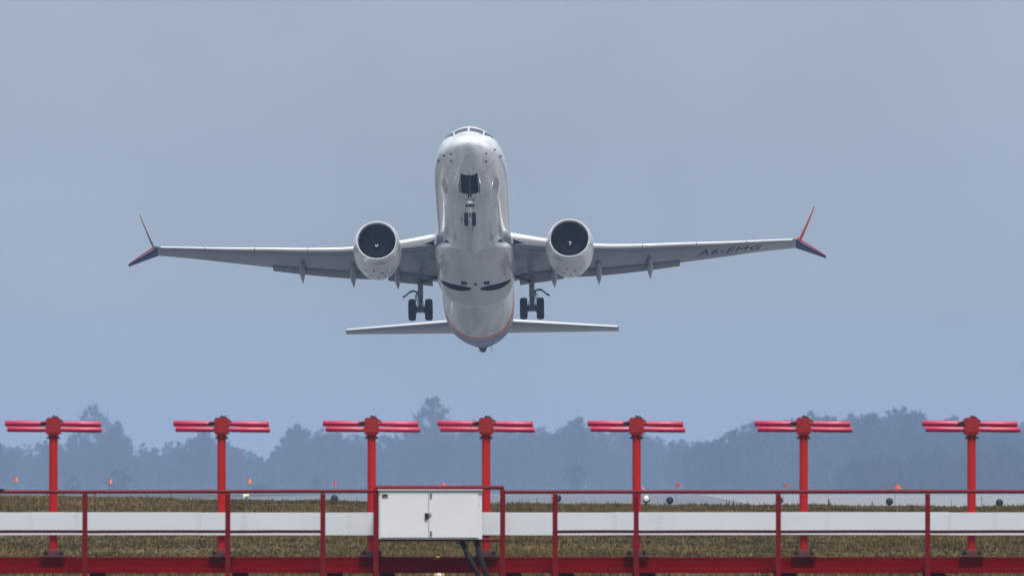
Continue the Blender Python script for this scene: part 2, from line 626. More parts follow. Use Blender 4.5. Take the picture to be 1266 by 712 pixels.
# ------------------------------------------------------------------ distant trees
def branch_tree(h, wide, seed, nclump=46, twigs_per=26):
    """bare tree: a leader with limbs rising to clumps of twigs spread through an uneven crown"""
    rg = random.Random(seed)
    segs, twigs = [], []
    tr = h * 0.015
    n = 9
    P = [Vector((0, 0, 0))]
    for i in range(n):
        P.append(P[-1] + Vector((rg.gauss(0, 0.012) * h, rg.gauss(0, 0.012) * h, h * 0.9 / n)))
    for i in range(n):
        segs.append((P[i], P[i + 1], tr * (1 - i / n) + 0.06, tr * (1 - (i + 1) / n) + 0.06))
    lean = [rg.uniform(0.75, 1.25) for _ in range(8)]
    for k in range(nclump):
        u = rg.random() ** 0.85                       # height in the crown
        zc = h * (0.16 + 0.80 * u)
        prof = (math.sin(math.pi * min(1, (u * 0.86 + 0.12))) ** 0.75) * h * 0.25 * wide
        az = rg.uniform(0, 2 * math.pi)
        rad = prof * math.sqrt(rg.random()) * lean[int(az / (2 * math.pi) * 8) % 8]
        c = Vector((rad * math.cos(az), rad * math.sin(az), zc))
        i = max(1, min(n - 1, int((zc - rad * 0.7) / (h * 0.9 / n))))
        a = P[i]
        mid = a.lerp(c, 0.5) + Vector((0, 0, -0.02 * h * rg.random()))
        segs.append((a, mid, tr * 0.36, tr * 0.22))
        segs.append((mid, c, tr * 0.22, 0.07))
        cr = h * rg.uniform(0.05, 0.085) * (1.0 if u < 0.75 else 1.0 - 1.6 * (u - 0.75))
        for _ in range(twigs_per):
            d2 = Vector((rg.gauss(0, 1), rg.gauss(0, 1), rg.gauss(0.35, 1))).normalized()
            s0 = c + d2 * cr * rg.random() * 0.5
            twigs.append((s0, c + d2 * cr * (0.45 + min(1.15, abs(rg.gauss(0, 0.55)))) + Vector((rg.gauss(0, 0.2), rg.gauss(0, 0.2), rg.gauss(0, 0.3)))))
    return segs, twigs


def ribbons(segs, crossed=True):
    """limbs as crossed tapering strips"""
    V, Fc = [], []
    for a, b, r0, r1 in segs:
        t = (b - a).normalized()
        u = t.cross(Vector((0.31, 0.9, 0.2))).normalized()
        w = t.cross(u)
        for e in ((u, w) if crossed else (u,)):
            o = len(V)
            V += [a - e * r0, a + e * r0, b + e * r1, b - e * r1]
            Fc.append((o, o + 1, o + 2, o + 3))
    return V, Fc


def twig_ribbons(T, w=0.12):
    return ribbons([(a, b, w, w * 0.35) for a, b in T], False)


def tree_thing(px, top, Ydist, seed, label, name='bare_tree', spread=1.0, nclump=60, mt='twigs'):
    base = at(px, HORIZON, Ydist)
    gz = 0.45
    h = at(px, top, Ydist).z - gz
    S, T = branch_tree(h, spread, seed, nclump, 46)
    e = empty(name, (base.x, Ydist, gz), label, 'tree', 'single trees standing out of the hazy wood')
    trunk = [s for s in S if s[2] > h * 0.006]
    limb = [s for s in S if s[2] <= h * 0.006]
    m = MB()
    for a, b, r0, r1 in trunk:
        m.tube([a, b], [max(r0, 0.15), max(r1, 0.12)], 6)
    m.build('trunk', 'bark', e)
    V1, F1 = ribbons([(a, b, max(r0, 0.09), max(r1, 0.07)) for a, b, r0, r1 in limb])
    V2, F2 = twig_ribbons(T, max(0.05, h * 0.0036))
    o = len(V1)
    c = raw_mesh('crown', np.array([tuple(v) for v in V1 + V2]), np.array(F1 + [tuple(i + o for i in f) for f in F2]), mt)
    c.parent = e
    return e


def wood_mass(name, prof, Y0, Y1, seed, label, mt, n, x0, x1, low=0.55, dens=1.0):
    """a belt of bare trees whose crowns follow the outline prof (pixel column -> pixel row)"""
    rg = random.Random(seed)
    protos = []
    for k in range(6):
        S, T = branch_tree(30.0, rg.uniform(0.75, 1.15), seed * 31 + k, 48, 38)
        V, Fc = ribbons([(a, b, max(r0, 0.12), max(r1, 0.1)) for a, b, r0, r1 in S])
        V2, F2 = twig_ribbons(T, 0.14)
        o = len(V)
        protos.append((np.array([tuple(v) for v in V + V2]), np.array(Fc + [tuple(i + o for i in f) for f in F2])))
    px = [p[0] for p in prof]
    py = [p[1] for p in prof]
    Vs, Fs, off = [], [], 0

    def put(Vp, Fp, sx, sz, x, y, rot):
        nonlocal off
        c, s = math.cos(rot), math.sin(rot)
        W = np.stack([(Vp[:, 0] * c - Vp[:, 1] * s) * sx + x, (Vp[:, 0] * s + Vp[:, 1] * c) * sx + y, Vp[:, 2] * sz + 0.4], 1)
        Vs.append(W)
        Fs.append(Fp + off)
        off += len(W)

    for i in range(n):
        col = x0 + (x1 - x0) * (i + rg.random()) / n
        Yd = rg.uniform(Y0, Y1)
        row = float(np.interp(col, px, py))
        h = at(col, row, Yd).z - 0.4
        h *= rg.choice((1.04, 1.0, 0.97, 0.92, 0.84, 0.72, low))
        if h < 2:
            continue
        Vp, Fp = protos[rg.randrange(6)]
        put(Vp, Fp, h / 30.0 * rg.uniform(0.85, 1.25), h / 30.0, (col - 633) / F * Yd, Yd, rg.uniform(0, 6.28))
    # undergrowth: dense scrub along the feet of the trees
    nb = int(9000 * dens)
    for i in range(nb):
        col = x0 + (x1 - x0) * rg.random()
        Yd = rg.uniform(Y0, Y1)
        row = float(np.interp(col, px, py))
        H = (at(col, row, Yd).z - 0.4)
        zc = H * rg.random() ** 1.9 * 0.72
        r = rg.uniform(1.2, 3.0)
        x = (col - 633) / F * Yd
        k = 7
        V = []
        for _ in range(k):
            c = Vector((rg.gauss(0, r * 0.5), rg.gauss(0, r * 0.5), rg.gauss(0, r * 0.55)))
            e1 = Vector((rg.gauss(0, 1), rg.gauss(0, 1), rg.gauss(0, 1))).normalized() * rg.uniform(0.3, 0.8)
            e2 = Vector((rg.gauss(0, 1), rg.gauss(0, 1), rg.gauss(0.6, 1))).normalized() * rg.uniform(0.5, 1.5)
            V += [c - e1, c + e1, c + e2 + e1 * 0.3, c + e2 - e1 * 0.3]
        V = np.array([(x + v.x, Yd + v.y, max(0.3, 0.4 + zc + v.z)) for v in V])
        Vs.append(V)
        Fs.append(np.arange(4 * k).reshape(-1, 4) + off)
        off += len(V)
    o = raw_mesh(name, np.concatenate(Vs), np.concatenate(Fs), mt, 'stuff')
    tag(o, label, 'wood')
    return o


FAR = [(-480, 536), (-380, 545), (-300, 530), (-220, 541), (-140, 533), (-80, 548), (0, 549), (30, 547), (60, 545), (85, 541), (105, 530), (130, 530), (150, 533), (160, 545), (180, 549), (205, 544),
       (230, 541), (255, 536), (275, 542), (300, 553), (325, 566), (338, 560), (350, 537), (365, 527), (400, 530), (430, 534), (480, 533),
       (520, 530), (560, 523), (590, 520), (620, 519), (640, 522), (660, 524), (685, 532), (700, 524), (714, 516), (730, 526), (770, 532),
       (810, 531), (835, 541), (865, 545), (890, 542), (915, 529), (950, 524), (1000, 516), (1100, 512), (1266, 520), (1350, 524), (1450, 515), (1560, 528), (1650, 518), (1740, 530)]
NEAR = [(850, 549), (872, 545), (890, 543), (905, 533), (930, 522), (960, 519), (985, 513), (1015, 509), (1050, 515), (1085, 511), (1110, 504), (1135, 509),
        (1165, 512), (1195, 516), (1215, 532), (1240, 524), (1266, 530), (1350, 522)]
FRONT = [(1035, 582), (1050, 566), (1085, 562), (1110, 563), (1140, 555), (1160, 551), (1178, 558), (1195, 563), (1210, 550), (1235, 547), (1266, 553), (1350, 550)]
wood_mass('far_wood', FAR, 5500, 6200, 3, 'long belt of bare trees fading pale blue in the haze', 'twigs', 560, -480, 1740, dens=1.9)
wood_mass('bare_wood', NEAR, 4700, 5300, 5, 'tall greyish bare wood on the right rising behind the darker belt', 'twigs', 125, 848, 1345, dens=0.5)
wood_mass('dark_wood', FRONT, 4200, 4600, 9, 'lower darker belt of trees at the far right behind the runway', 'twigs_dark', 66, 1035, 1345, dens=0.4)

tree_thing(535, 489, 5600, 21, 'tallest hazy bare tree rising above the wood left of the central masts', spread=1.15, nclump=95)
tree_thing(116, 499, 6000, 22, 'thin pale bare tree above the wood beside the leftmost mast', spread=0.9, nclump=42)
tree_thing(145, 519, 5600, 23, 'dense rounded hazy tree between the first and second masts from the left', spread=0.85, nclump=80)
tree_thing(250, 530, 5600, 24, 'broad hazy tree just behind the second mast from the left', spread=0.95, nclump=80)
tree_thing(368, 523, 5600, 25, 'wide hazy tree left of the third mast from the left', spread=1.2, nclump=85)
tree_thing(713, 511, 5500, 26, 'pointed hazy tree standing out left of the fifth mast', spread=0.75, nclump=80)
tree_thing(712, 573, 4600, 27, 'small dark rounded tree at the foot of the wood in the middle', spread=1.5, nclump=60, mt='twigs_dark')
tree_thing(90, 588, 4600, 28, 'low dark bush right of the leftmost mast foot', name='bush', spread=2.2, nclump=50, mt='twigs_dark')
tree_thing(150, 580, 4600, 29, 'wider dark bushy tree low between the two left masts', spread=2.6, nclump=80, mt='twigs_dark')
tree_thing(390, 588, 4700, 30, 'small dark bush above the rail between second and third mast', name='bush', spread=1.3, nclump=50, mt='twigs_dark')
tree_thing(322, 596, 4700, 31, 'flat dark bush right of the second mast from the left', name='bush', spread=4.0, nclump=60, mt='twigs_dark')

# ------------------------------------------------------------------ haze
hz = MB().box((0, 3900, 25.5), (5200, 8500, 53.4))
haze = hz.build('haze', 'bay_dark')
hm = bpy.data.materials.new('haze_air')
hm.use_nodes = True
ht = hm.node_tree
for n in list(ht.nodes):
    ht.nodes.remove(n)
ho = ht.nodes.new('ShaderNodeOutputMaterial')
hv = ht.nodes.new('ShaderNodeVolumePrincipled')
hv.inputs['Color'].default_value = (0.47, 0.65, 0.96, 1)
hv.inputs['Density'].default_value = HAZE_DENSITY
hv.inputs['Anisotropy'].default_value = 0.0
ht.links.new(hv.outputs['Volume'], ho.inputs['Volume'])
haze.data.materials.clear()
haze.data.materials.append(hm)
tag(haze, 'thin bluish winter haze filling the air over the airfield', 'haze', kind='stuff')

# ------------------------------------------------------------------ the antenna row in the foreground
D = 175.0
PX = D / F                      # metres per photograph pixel in this plane


def fx(px):
    return (px - 633.0) * PX


def fz(py):
    return HC + (HORIZON - py) * PX


# red I-beam the masts stand on
beam = empty('support_beam', (0, D, 0.1), 'long dark red steel beam carrying the antenna masts along the bottom', 'beam')
zb0, zb1 = fz(708), fz(688)
L = 25.0
m = MB()
m.box((0, 0.0, (zb0 + zb1) / 2 - 0.1), (L, 0.02, zb1 - zb0 - 0.05))
m.box((0, 0.06, zb1 - 0.1125), (L, 0.16, 0.022), 0.003)
m.box((0, 0, zb0 - 0.06), (L, 0.34, 0.075), 0.006)
m.build('girder', 'beam_red', beam)
for px in (107, 283, 400, 465, 621, 686, 786, 961, 1145):
    p = MB()
    p.box((fx(px + 14), 0.02, (zb0 - 0.1) / 2), (0.24, 0.24, zb0 - 0.1 - 0.0), 0.01)
    p.box((fx(px - 2), 0.05, (zb0 - 0.1) / 2), (0.06, 0.10, zb0 - 0.1 - 0.0), 0.005)
    p.build('pedestal', 'black_iron', beam)

# antenna masts
MASTS = [66, 274, 459.5, 601, 787, 993.5, 1201]
MLAB = ['red antenna mast at the far left of the row',
        'red antenna mast second from the left, nearest the left end mast',
        'red antenna mast just left of the white cabinet',
        'red antenna mast at the right edge of the white cabinet',
        'red antenna mast lined up with a rail post right of the cabinet',
        'red antenna mast second from the right of the row',
        'red antenna mast at the far right of the row']


def make_mast():
    e = empty('antenna_mast', (0, D, zb1), MLAB[0], 'antenna mast', 'red antenna masts in a row on the beam')
    z = lambda py: fz(py) - zb1
    # pole with a faint octagonal section
    rings = []
    for h, r in ((z(679), 0.066), (z(536.5), 0.064)):
        rings.append([Vector((r * math.cos(2 * math.pi * (j + 0.5) / 16), r * math.sin(2 * math.pi * (j + 0.5) / 16), h)) for j in range(16)])
    MB().loft(rings).build('pole', 'mast_red', e)
    b = MB()
    b.box((0, 0, 0.012), (0.36, 0.30, 0.022), 0.004)
    b.box((0, 0, (0.024 + z(679)) / 2), (0.17, 0.17, z(679) - 0.024), 0.015)
    bp = b.build('base_plate', 'base_plate', e)
    for sx in (-1, 1):
        for sy in (-1, 1):
            t = MB()
            t.tube([(sx * 0.115, sy * 0.10, 0.023), (sx * 0.115, sy * 0.10, 0.095)], 0.014, 8)
            t.tube([(sx * 0.115, sy * 0.10, 0.035), (sx * 0.115, sy * 0.10, 0.062)], 0.03, 6, smooth=False)
            t.build('anchor_bolt', 'black_iron', bp)
    # collar under the head with two bolts
    c = MB()
    c.tube([(0, 0, z(542.5)), (0, 0, z(537.5))], 0.074, 16)
    co = c.build('collar', 'head_red', e)
    for sx in (-1, 1):
        MB().tube([(sx * 0.070, -0.02, z(541)), (sx * 0.098, -0.02, z(541))], 0.014, 8).build('bolt', 'black_iron', co)
    # head box with cut corners
    w, zt, zbm = 0.107, z(516), z(537.3)
    hh = (zt - zbm) / 2
    zc = (zt + zbm) / 2
    ch = 0.026
    out = [(-w, -hh + ch), (-w + ch, -hh), (w - ch, -hh), (w, -hh + ch), (w, hh - ch), (w - ch, hh), (-w + ch, hh), (-w, hh - ch)]
    hb = MB()
    hb.loft([[Vector((x, -0.11, zc + q)) for x, q in out], [Vector((x, 0.30, zc + q)) for x, q in out]], smooth=False)
    hb.box((0, -0.116, zc), (0.15, 0.012, 0.19), 0.003)
    hd = hb.build('head_box', 'head_red', e)
    MB().tube([(0, 0, zt - 0.005), (0, 0, zt + 0.03)], 0.018, 8).box((0.045, 0.02, zt + 0.010), (0.05, 0.05, 0.022), 0.004).build('cap_bolt', 'black_iron', hd)
    # the two pairs of dipole tubes, with closed ends and a slight droop
    for (py, x0, x1, yy, rr) in ((523.6, -60.5, 58.0, 0.20, 0.044), (530.8, -57.0, 60.0, -0.03, 0.041)):
        for sgn in (-1, 1):
            tip = x0 if sgn < 0 else x1
            zz = z(py)
            dr = -0.006 if sgn > 0 else 0.006
            pts = [(sgn * 0.09, yy, zz), (sgn * 0.20, yy, zz), (sgn * 0.35, yy, zz + dr * 0.5), (tip * PX - sgn * 0.012, yy, zz + dr), (tip * PX, yy, zz + dr)]
            MB().tube(pts, [rr * 0.82, rr * 0.95, rr, rr, rr * 0.86], 16).build('dipole_tube', 'tube_red', e)
    k = MB()
    k.box((-0.145, 0.06, z(524.0)), (0.085, 0.05, 0.034), 0.008)
    k.tube([(-0.17, 0.06, z(524)), (-0.20, 0.10, z(522.8)), (-0.10, 0.16, z(521))], 0.010, 6)
    k.build('connector', 'black_iron', e)
    MB().tube([(0.085, 0.05, z(519.0)), (0.125, 0.05, z(519.8)), (0.135, 0.08, z(522))], 0.012, 8).build('feed_cable', 'black_iron', e)
    return e


mast = make_mast()
for i, px in enumerate(MASTS):
    if i == 0:
        mast.location.x = fx(px)
    else:
        copy_tree(mast, (fx(px), D, zb1), MLAB[i]).rotation_euler.z = R((0, -0.6, 0.9, -0.4, 0.5, -0.8, 0.7)[i])

# white boards fixed to the front of the masts
YB = -0.11


def board_run(px0, px1, joints, label):
    e = empty('white_board', (fx((px0 + px1) / 2), D + YB, 0.0), label, 'board', 'white boards across the antenna masts')
    cuts = [px0] + [j for j in joints if px0 < j < px1] + [px1]
    cx = fx((px0 + px1) / 2)
    for a, b in zip(cuts[:-1], cuts[1:]):
        dz = random.uniform(-0.004, 0.004)
        x0, x1 = fx(a) + 0.0005, fx(b) - 0.0005
        pn = MB().box(((x0 + x1) / 2 - cx, random.uniform(-0.003, 0.003), (fz(633) + fz(661)) / 2 + dz), (x1 - x0, 0.03, fz(633) - fz(661)), 0.004).build('panel', 'board_white', e)
        for xx in (x0 + 0.03, x1 - 0.03):
            for py in (638, 645, 651):
                MB().tube([(xx - cx, -0.017, fz(py)), (xx - cx, -0.021, fz(py))], 0.0075, 8).build('screw', 'screw_grey', pn)
    return e


JO = []
for mx in MASTS:
    JO += [mx - 28, mx + 28]
JO.sort()
board_run(-400, 463, JO, 'long white board behind the railing left of the white cabinet')
board_run(595, 1667, JO, 'long white board behind the railing right of the white cabinet')

# handrails in front of the boards
YR = -0.62


def railing(px0, px1, posts, mids, label, y0, y1):
    cx = fx((px0 + px1) / 2)
    e = empty('railing', (cx, D + YR, 0.05), label, 'railing', 'dark red pipe railings along the walkway')
    n = 9
    pts = [(fx(px0 + (px1 - px0) * k / n) - cx, 0, fz(y0 + (y1 - y0) * k / n) - 0.05 + random.uniform(-0.003, 0.003)) for k in range(n + 1)]
    MB().tube(pts, 0.027, 12).build('top_rail', 'rail_red', e)
    for px in posts:
        t = (px - px0) / (px1 - px0)
        pz = fz(y0 + (y1 - y0) * t) - 0.05
        po = MB()
        po.box((fx(px) - cx, 0, (pz - 0.03) / 2), (0.075, 0.06, pz - 0.03), 0.012)
        po.box((fx(px) - cx, (-YR - 0.17) / 2, fz(700) - 0.05), (0.07, -YR - 0.17, 0.14), 0.006)
        po.build('post', 'rail_red', e)
    for a, b in mids:
        MB().tube([(fx(a) - cx, 0.012, fz(656.8) - 0.05), (fx((a + b) / 2) - cx, 0.012, fz(656.4) - 0.05), (fx(b) - cx, 0.012, fz(656.5) - 0.05)], 0.024, 10).build('mid_rail', 'mid_rail_red', e)
    return e


ra = railing(-400, 466, [-398, -235, -65, 107, 283, 400], [(-398, -235), (-235, -65), (-65, 107), (107, 283), (283, 400)], 'dark red pipe railing running left from the white cabinet', 608.6, 606.8)
railing(621, 1667, [686, 786, 961, 1145, 1327, 1490, 1665], [(686, 786), (786, 961), (961, 1145), (1145, 1327), (1327, 1490), (1490, 1665)], 'dark red pipe railing running right from the white cabinet', 607.8, 606.8)
MB().box((fx(4) - fx(33), 0, fz(606.2) - 0.05 + 0.012), (0.075, 0.07, 0.03), 0.006).build('clamp', 'black_iron', ra)

# cabinet and its frame
fr = empty('cabinet_frame', (fx(543), D + YR - 0.04, 0.05), 'taller dark red pipe frame holding the white cabinet', 'frame')
c0 = fx(543)
for px in (465.5, 621.5):
    h = fz(603) - 0.05
    MB().box((fx(px) - c0, 0, h / 2 - 0.008), (0.078, 0.07, h - 0.016), 0.014).build('post', 'rail_red', fr)
MB().tube([(fx(464) - c0, 0, fz(602.6) - 0.05), (fx(623) - c0, 0, fz(602.4) - 0.05)], 0.032, 12).build('top_rail', 'rail_red', fr)
MB().tube([(fx(465) - c0, 0, fz(666.8) - 0.05), (fx(621) - c0, 0, fz(666.6) - 0.05)], 0.022, 12).build('bottom_rail', 'rail_red', fr)

cab = empty('electrical_cabinet', (fx(532.5), D + YR - 0.09, fz(666)), 'white double door electrical cabinet hung on the red frame', 'cabinet')
cw, chh = fx(596) - fx(469), fz(606) - fz(666)
body = MB().box((0, 0.20, chh / 2), (cw, 0.42, chh), 0.006)
body.build('body', 'cabinet_white', cab)
lip = MB()
lip.box((0, 0.17, chh + 0.008), (cw + 0.03, 0.46, 0.014), 0.004)
lip.build('lid', 'cabinet_white', cab)
sx = fx(530.5) - fx(532.5)
dl = MB().box(((-cw / 2 + 0.02 + sx - 0.004) / 2, -0.021, chh / 2), (sx - 0.004 + cw / 2 - 0.02, 0.022, chh - 0.05), 0.004).build('door', 'cabinet_white', cab)
dr_ = MB().box(((cw / 2 - 0.05 + sx + 0.004) / 2, -0.021, chh / 2), (cw / 2 - 0.05 - sx - 0.004, 0.022, chh - 0.05), 0.004).build('door', 'cabinet_white', cab)
MB().box((sx, -0.012, chh / 2), (0.012, 0.004, chh - 0.05)).build('door_gap', 'seam_grey', cab)
rz = lambda py: fz(py) - fz(666)
rx = lambda px: fx(px) - fx(532.5)
for k, py in enumerate((612.5, 659)):
    MB().box((rx(533.3), -0.040, rz(py)), (0.022, 0.018, 0.075), 0.004).build('hinge', 'black_iron', dr_)
lk = MB().box((rx(527.8), -0.045, rz(637.5)), (0.05, 0.03, 0.095), 0.008).build('latch', 'black_iron', dl)
MB().box((rx(531.8), -0.043, rz(635.2)), (0.05, 0.02, 0.045), 0.006).build('keeper', 'lock_metal', dr_)
pl = MB().box((rx(476.5), -0.035, rz(613)), (0.085, 0.006, 0.058), 0.002).build('name_plate', 'black_iron', dl)
MB().box((rx(476.5), -0.039, rz(614)), (0.06, 0.003, 0.012)).build('plate_line', 'lock_metal', pl)
for k in range(13):
    MB().tube([(rx(591.3), -0.011, rz(611 + k * 4.2)), (rx(591.3), -0.016, rz(611 + k * 4.2))], 0.008 if k > 3 else 0.012, 8).build('screw', 'lock_metal', cab)
for (py, w, h) in ((611.5, 0.05, 0.045), (617, 0.03, 0.05), (623, 0.045, 0.055)):
    MB().box((rx(591), -0.0105, rz(py)), (w, 0.002, h)).build('stain', 'stain_green', cab)
for px in (492, 575):
    MB().box((rx(px), 0.16, -0.02), (0.05, 0.4, 0.035), 0.004).build('bracket', 'black_iron', cab)

# the two thick cables under the cabinet
def cable(name, pts, r, label):
    P = [(fx(x), D + YR - 0.10 + yy, fz(y)) for x, y, yy in pts]
    base = P[-1]
    e = empty(name, base, label, 'cable', 'cables below the white cabinet')
    mm = MB()
    rel = [Vector(p) - Vector(base) for p in P]
    mm.tube(rel, r, 14)
    mm.build('sheath', 'cable_black', e)
    MB().tube([rel[0] + Vector((0, 0, -0.012)), rel[0] + (rel[1] - rel[0]) * 0.35], r * 1.22, 14).build('gland', 'strut_metal', e)


cable('cable', [(570.5, 667.6, 0.12), (573, 673, 0.10), (580, 688, 0.03), (588, 703, 0.0), (595, 718, 0.0), (602, 742, 0.04)], 0.038,
      'left thick black cable slanting down from the white cabinet')
cable('cable', [(589.5, 667.6, 0.12), (591, 675, 0.10), (594.5, 690, 0.02), (600, 706, 0.0), (606, 720, 0.0), (612, 742, 0.05)], 0.040,
      'right thick black cable dropping steeply from the white cabinet')

# ------------------------------------------------------------------ small airfield things on and before the bank
YL = 334.0
LPX = YL / F


def gz(x, y):
    return float(ground_z(x, y))


def approach_light(px, label, r=0.105, pale=False, cy=617.5):
    x = (px - 633) * LPX
    g = gz(x, YL)
    zc = HC + (HORIZON - cy) * LPX - g
    e = empty('approach_light', (x, YL, g), label, 'approach light', 'round lamps along the crest of the grass bank')
    h = MB()
    h.lathe([(-0.10, r * 0.86), (-0.095, r), (-0.02, r), (0.05, r * 0.8), (0.11, r * 0.45), (0.12, r * 0.2)], 'Y', (0, 0, zc), 24)
    hd = h.build('lamp_head', 'lamp_black', e)
    MB().lathe([(-0.125, r * 0.25), (-0.118, r * 0.6), (-0.104, r * 0.8)], 'Y', (0, 0, zc + (0.02 if pale else 0)), 20).build('lens', 'lens_pale' if pale else 'cockpit_glass', hd)
    MB().tube([(0, 0, -0.02), (0, 0, zc - r * 0.9)], 0.025, 8).build('stem', 'stake_grey', e)
    return e


approach_light(413.5, 'round black lamp on the crest below a dark red pointed flag', cy=615.8)
approach_light(689.5, 'round black lamp half hidden by the first rail post right of the cabinet', cy=615.5)
approach_light(799, 'round lamp with a pale face beside the fifth red mast', pale=True, cy=617)
approach_light(828, 'plain black round lamp standing clear right of the pale faced lamp', cy=618.2)
approach_light(963.5, 'round black lamp beside the rail post left of the second mast from the right', cy=618.3)
approach_light(1099.5, 'round black lamp midway between the two right masts', cy=619.7)
approach_light(1235.5, 'round black lamp at the far right of the grass crest', cy=621)


def marker_flag(px, py, label, shape, mt='flag_orange', cloth2=None):
    x = (px - 633) * LPX
    yy = YL + 0.6
    g = gz(x, yy)
    e = empty('marker_flag', (x, yy, g), label, 'marker flag', 'small orange flags along the grass bank')
    zc = HC + (HORIZON - py) * LPX - g
    pole_x = shape[0][0] * LPX
    top = max(s[1] for s in shape)
    MB().tube([(pole_x, 0.012, 0), (pole_x, 0.012, zc + top * LPX + 0.01)], 0.008, 6).build('staff', 'stake_grey', e)
    # cloth with a ripple and thickness
    n = len(shape)
    fr_ = [Vector((a * LPX, -0.012 + 0.03 * math.sin(i * 1.7), zc + b * LPX)) for i, (a, b) in enumerate(shape)]
    bk = [p + Vector((0, 0.006, 0)) for p in fr_]
    MB().loft([fr_, bk], smooth=False).build('cloth', mt, e)
    if cloth2:
        f2 = [Vector((a * LPX, -0.045, zc + b * LPX)) for a, b in cloth2]
        b2 = [p + Vector((0, 0.005, 0)) for p in f2]
        MB().loft([f2, b2], smooth=False).build('pale_fold', 'flag_pale', e)


marker_flag(19, 592.5, 'leftmost orange flag on the bank, left of the end mast', [(-2.6, 1.5), (0.5, 3.8), (2.0, 0), (3.2, -3), (0.2, -2.6), (-2.4, -2)], cloth2=[(0.2, 2.2), (1.6, -1), (2.6, -2.6), (0.4, -0.6)])
marker_flag(136, 595.5, 'narrow orange flag hanging between the two left masts', [(-1.6, 3), (0.6, 3.4), (1.8, 0.5), (1.4, -3), (-0.8, -3.4), (-1.8, -0.5)], cloth2=[(-0.4, 2), (0.5, 2), (0.6, -2), (-0.3, -2)])
marker_flag(308, 594.5, 'small orange flag with a white fold above the yellow marker', [(-2.4, 2.5), (1.8, 2.8), (2.2, -2.4), (0.4, -3), (-2.2, -1)], cloth2=[(0.2, 1.6), (1.8, 1.6), (1.9, 0), (0.4, 0.2)])
marker_flag(414, 597.5, 'dark red pointed flag above the lamp left of the cabinet', [(-1.4, 4), (0.2, 2), (2.6, -2.6), (0, -3.4), (-1.2, -3)], 'flag_red')
marker_flag(549, 598.2, 'orange flag showing just above the top rail over the cabinet', [(-2.0, 3.2), (0, 1), (3.8, -2.6), (-1.8, -2.8)])
marker_flag(683.5, 613.5, 'pinkish flag drooping beside the rail post right of the cabinet', [(-1.6, 3.5), (1.2, 3.2), (2, 0), (0.5, -3.5), (-1, -3)], 'flag_red', [(-0.9, 2.4), (0.9, 2.2), (0.4, -1), (-0.8, -0.6)])
marker_flag(795.5, 604.6, 'red and white flag leaning at the fifth red mast', [(-2.6, 3), (-0.4, 2.8), (3, -2), (1.0, -2.6)], 'flag_red', [(-1.2, 2.0), (-0.2, 2), (2, -1.4), (1, -1.4)])
marker_flag(838.5, 599.6, 'red flag right of the fifth mast above the plain black lamp', [(-2.4, 1.5), (-0.4, 3), (2.2, 2.4), (2.6, -1.2), (0.5, -2.6), (-2, -1.6)], 'flag_red')
marker_flag(972, 599.5, 'small red flag left of the second mast from the right', [(-2.6, 0.6), (-0.4, 2.2), (2.4, 1.6), (2.8, -0.8), (0, -2.2), (-2, -1.2)], 'flag_red')
marker_flag(1111, 602, 'large bright orange flag between the two right masts', [(-3.6, 1.5), (-1.2, 4.6), (2, 1.4), (6, -2.8), (1.5, -2.6), (-3.4, -2.2)], cloth2=[(0.2, 2.2), (1.8, 1.0), (4.8, -2.0), (2.4, -1.4)])

# cream marker on the crest at the left
x = (304.5 - 633) * LPX
g = gz(x, YL)
e = empty('ground_marker', (x, YL, g), 'small cream coloured marker light low on the crest below an orange flag', 'marker light')
zc = HC + (HORIZON - 612) * LPX - g
MB().box((0, 0, zc), (0.17, 0.12, 0.075), 0.02).box((-0.05, -0.03, zc - 0.03), (0.10, 0.08, 0.06), 0.015).build('body', 'marker_cream', e)
MB().tube([(0, 0, -0.02), (0, 0, zc - 0.035)], 0.025, 8).build('stem', 'stake_grey', e)

# thin stakes at the right
for px, top, bot, lab in ((1213.5, 612, 626, 'thin dark stake with a cross bar right of the last mast'), (1176, 618, 626, 'thin low stake left of the last mast')):
    x = (px - 633) * LPX
    g = gz(x, YL)
    e = empty('stake', (x, YL, g), lab, 'stake')
    zt = HC + (HORIZON - top) * LPX - g
    MB().tube([(0, 0, -0.05), (0, 0, zt)], [0.014, 0.009], 8).build('rod', 'stake_grey', e)
    if px > 1200:
        MB().tube([(-0.04, 0, zt * 0.72), (0.04, 0, zt * 0.72)], 0.011, 6).build('cross_bar', 'stake_grey', e)

# two yellow ringed lamps on the ground behind the beam
for px, py, yy, lab in ((543, 710.5, 196.0, 'yellow ringed lamp with a pale lens below the beam under the cabinet'),
                        (541.5, 693.0, 222.0, 'yellow ringed lamp peeping over the top of the beam under the cabinet')):
    x = (px - 633) / F * yy
    g = gz(x, yy)
    zc = HC + (HORIZON - py) / F * yy - g
    e = empty('ground_lamp', (x, yy, g), lab, 'ground lamp', 'yellow ringed lamps in the grass behind the beam')
    ring = MB().lathe([(-0.05, 0.085), (-0.06, 0.075), (-0.06, 0.060), (-0.03, 0.056), (0.06, 0.05), (0.07, 0.075), (0.0, 0.086)], 'Y', (0, 0, zc), 24, close=True)
    ring.build('ring', 'ring_yellow', e)
    MB().lathe([(-0.058, 0.012), (-0.05, 0.04), (-0.035, 0.056), (0.04, 0.05)], 'Y', (0, 0, zc), 20).build('lens', 'lens_pale', e)
    MB().tube([(0, 0, -0.03), (0, 0, zc - 0.082)], 0.02, 8).build('stem', 'stake_grey', e)

# ------------------------------------------------------------------ the airliner
PITCH, YAW, ROLL = 17.55, 1.05, -0.72
NOSE = at(578.6, 163.0, 588.0)
plane = empty('airliner', NOSE, 'white twin jet airliner climbing nose up over the antenna row with wheels down', 'airliner')
plane.rotation_euler = (Matrix.Rotation(R(-YAW), 3, 'Z') @ Matrix.Rotation(R(-PITCH), 3, 'X') @ Matrix.Rotation(R(ROLL), 3, 'Y')).to_euler()

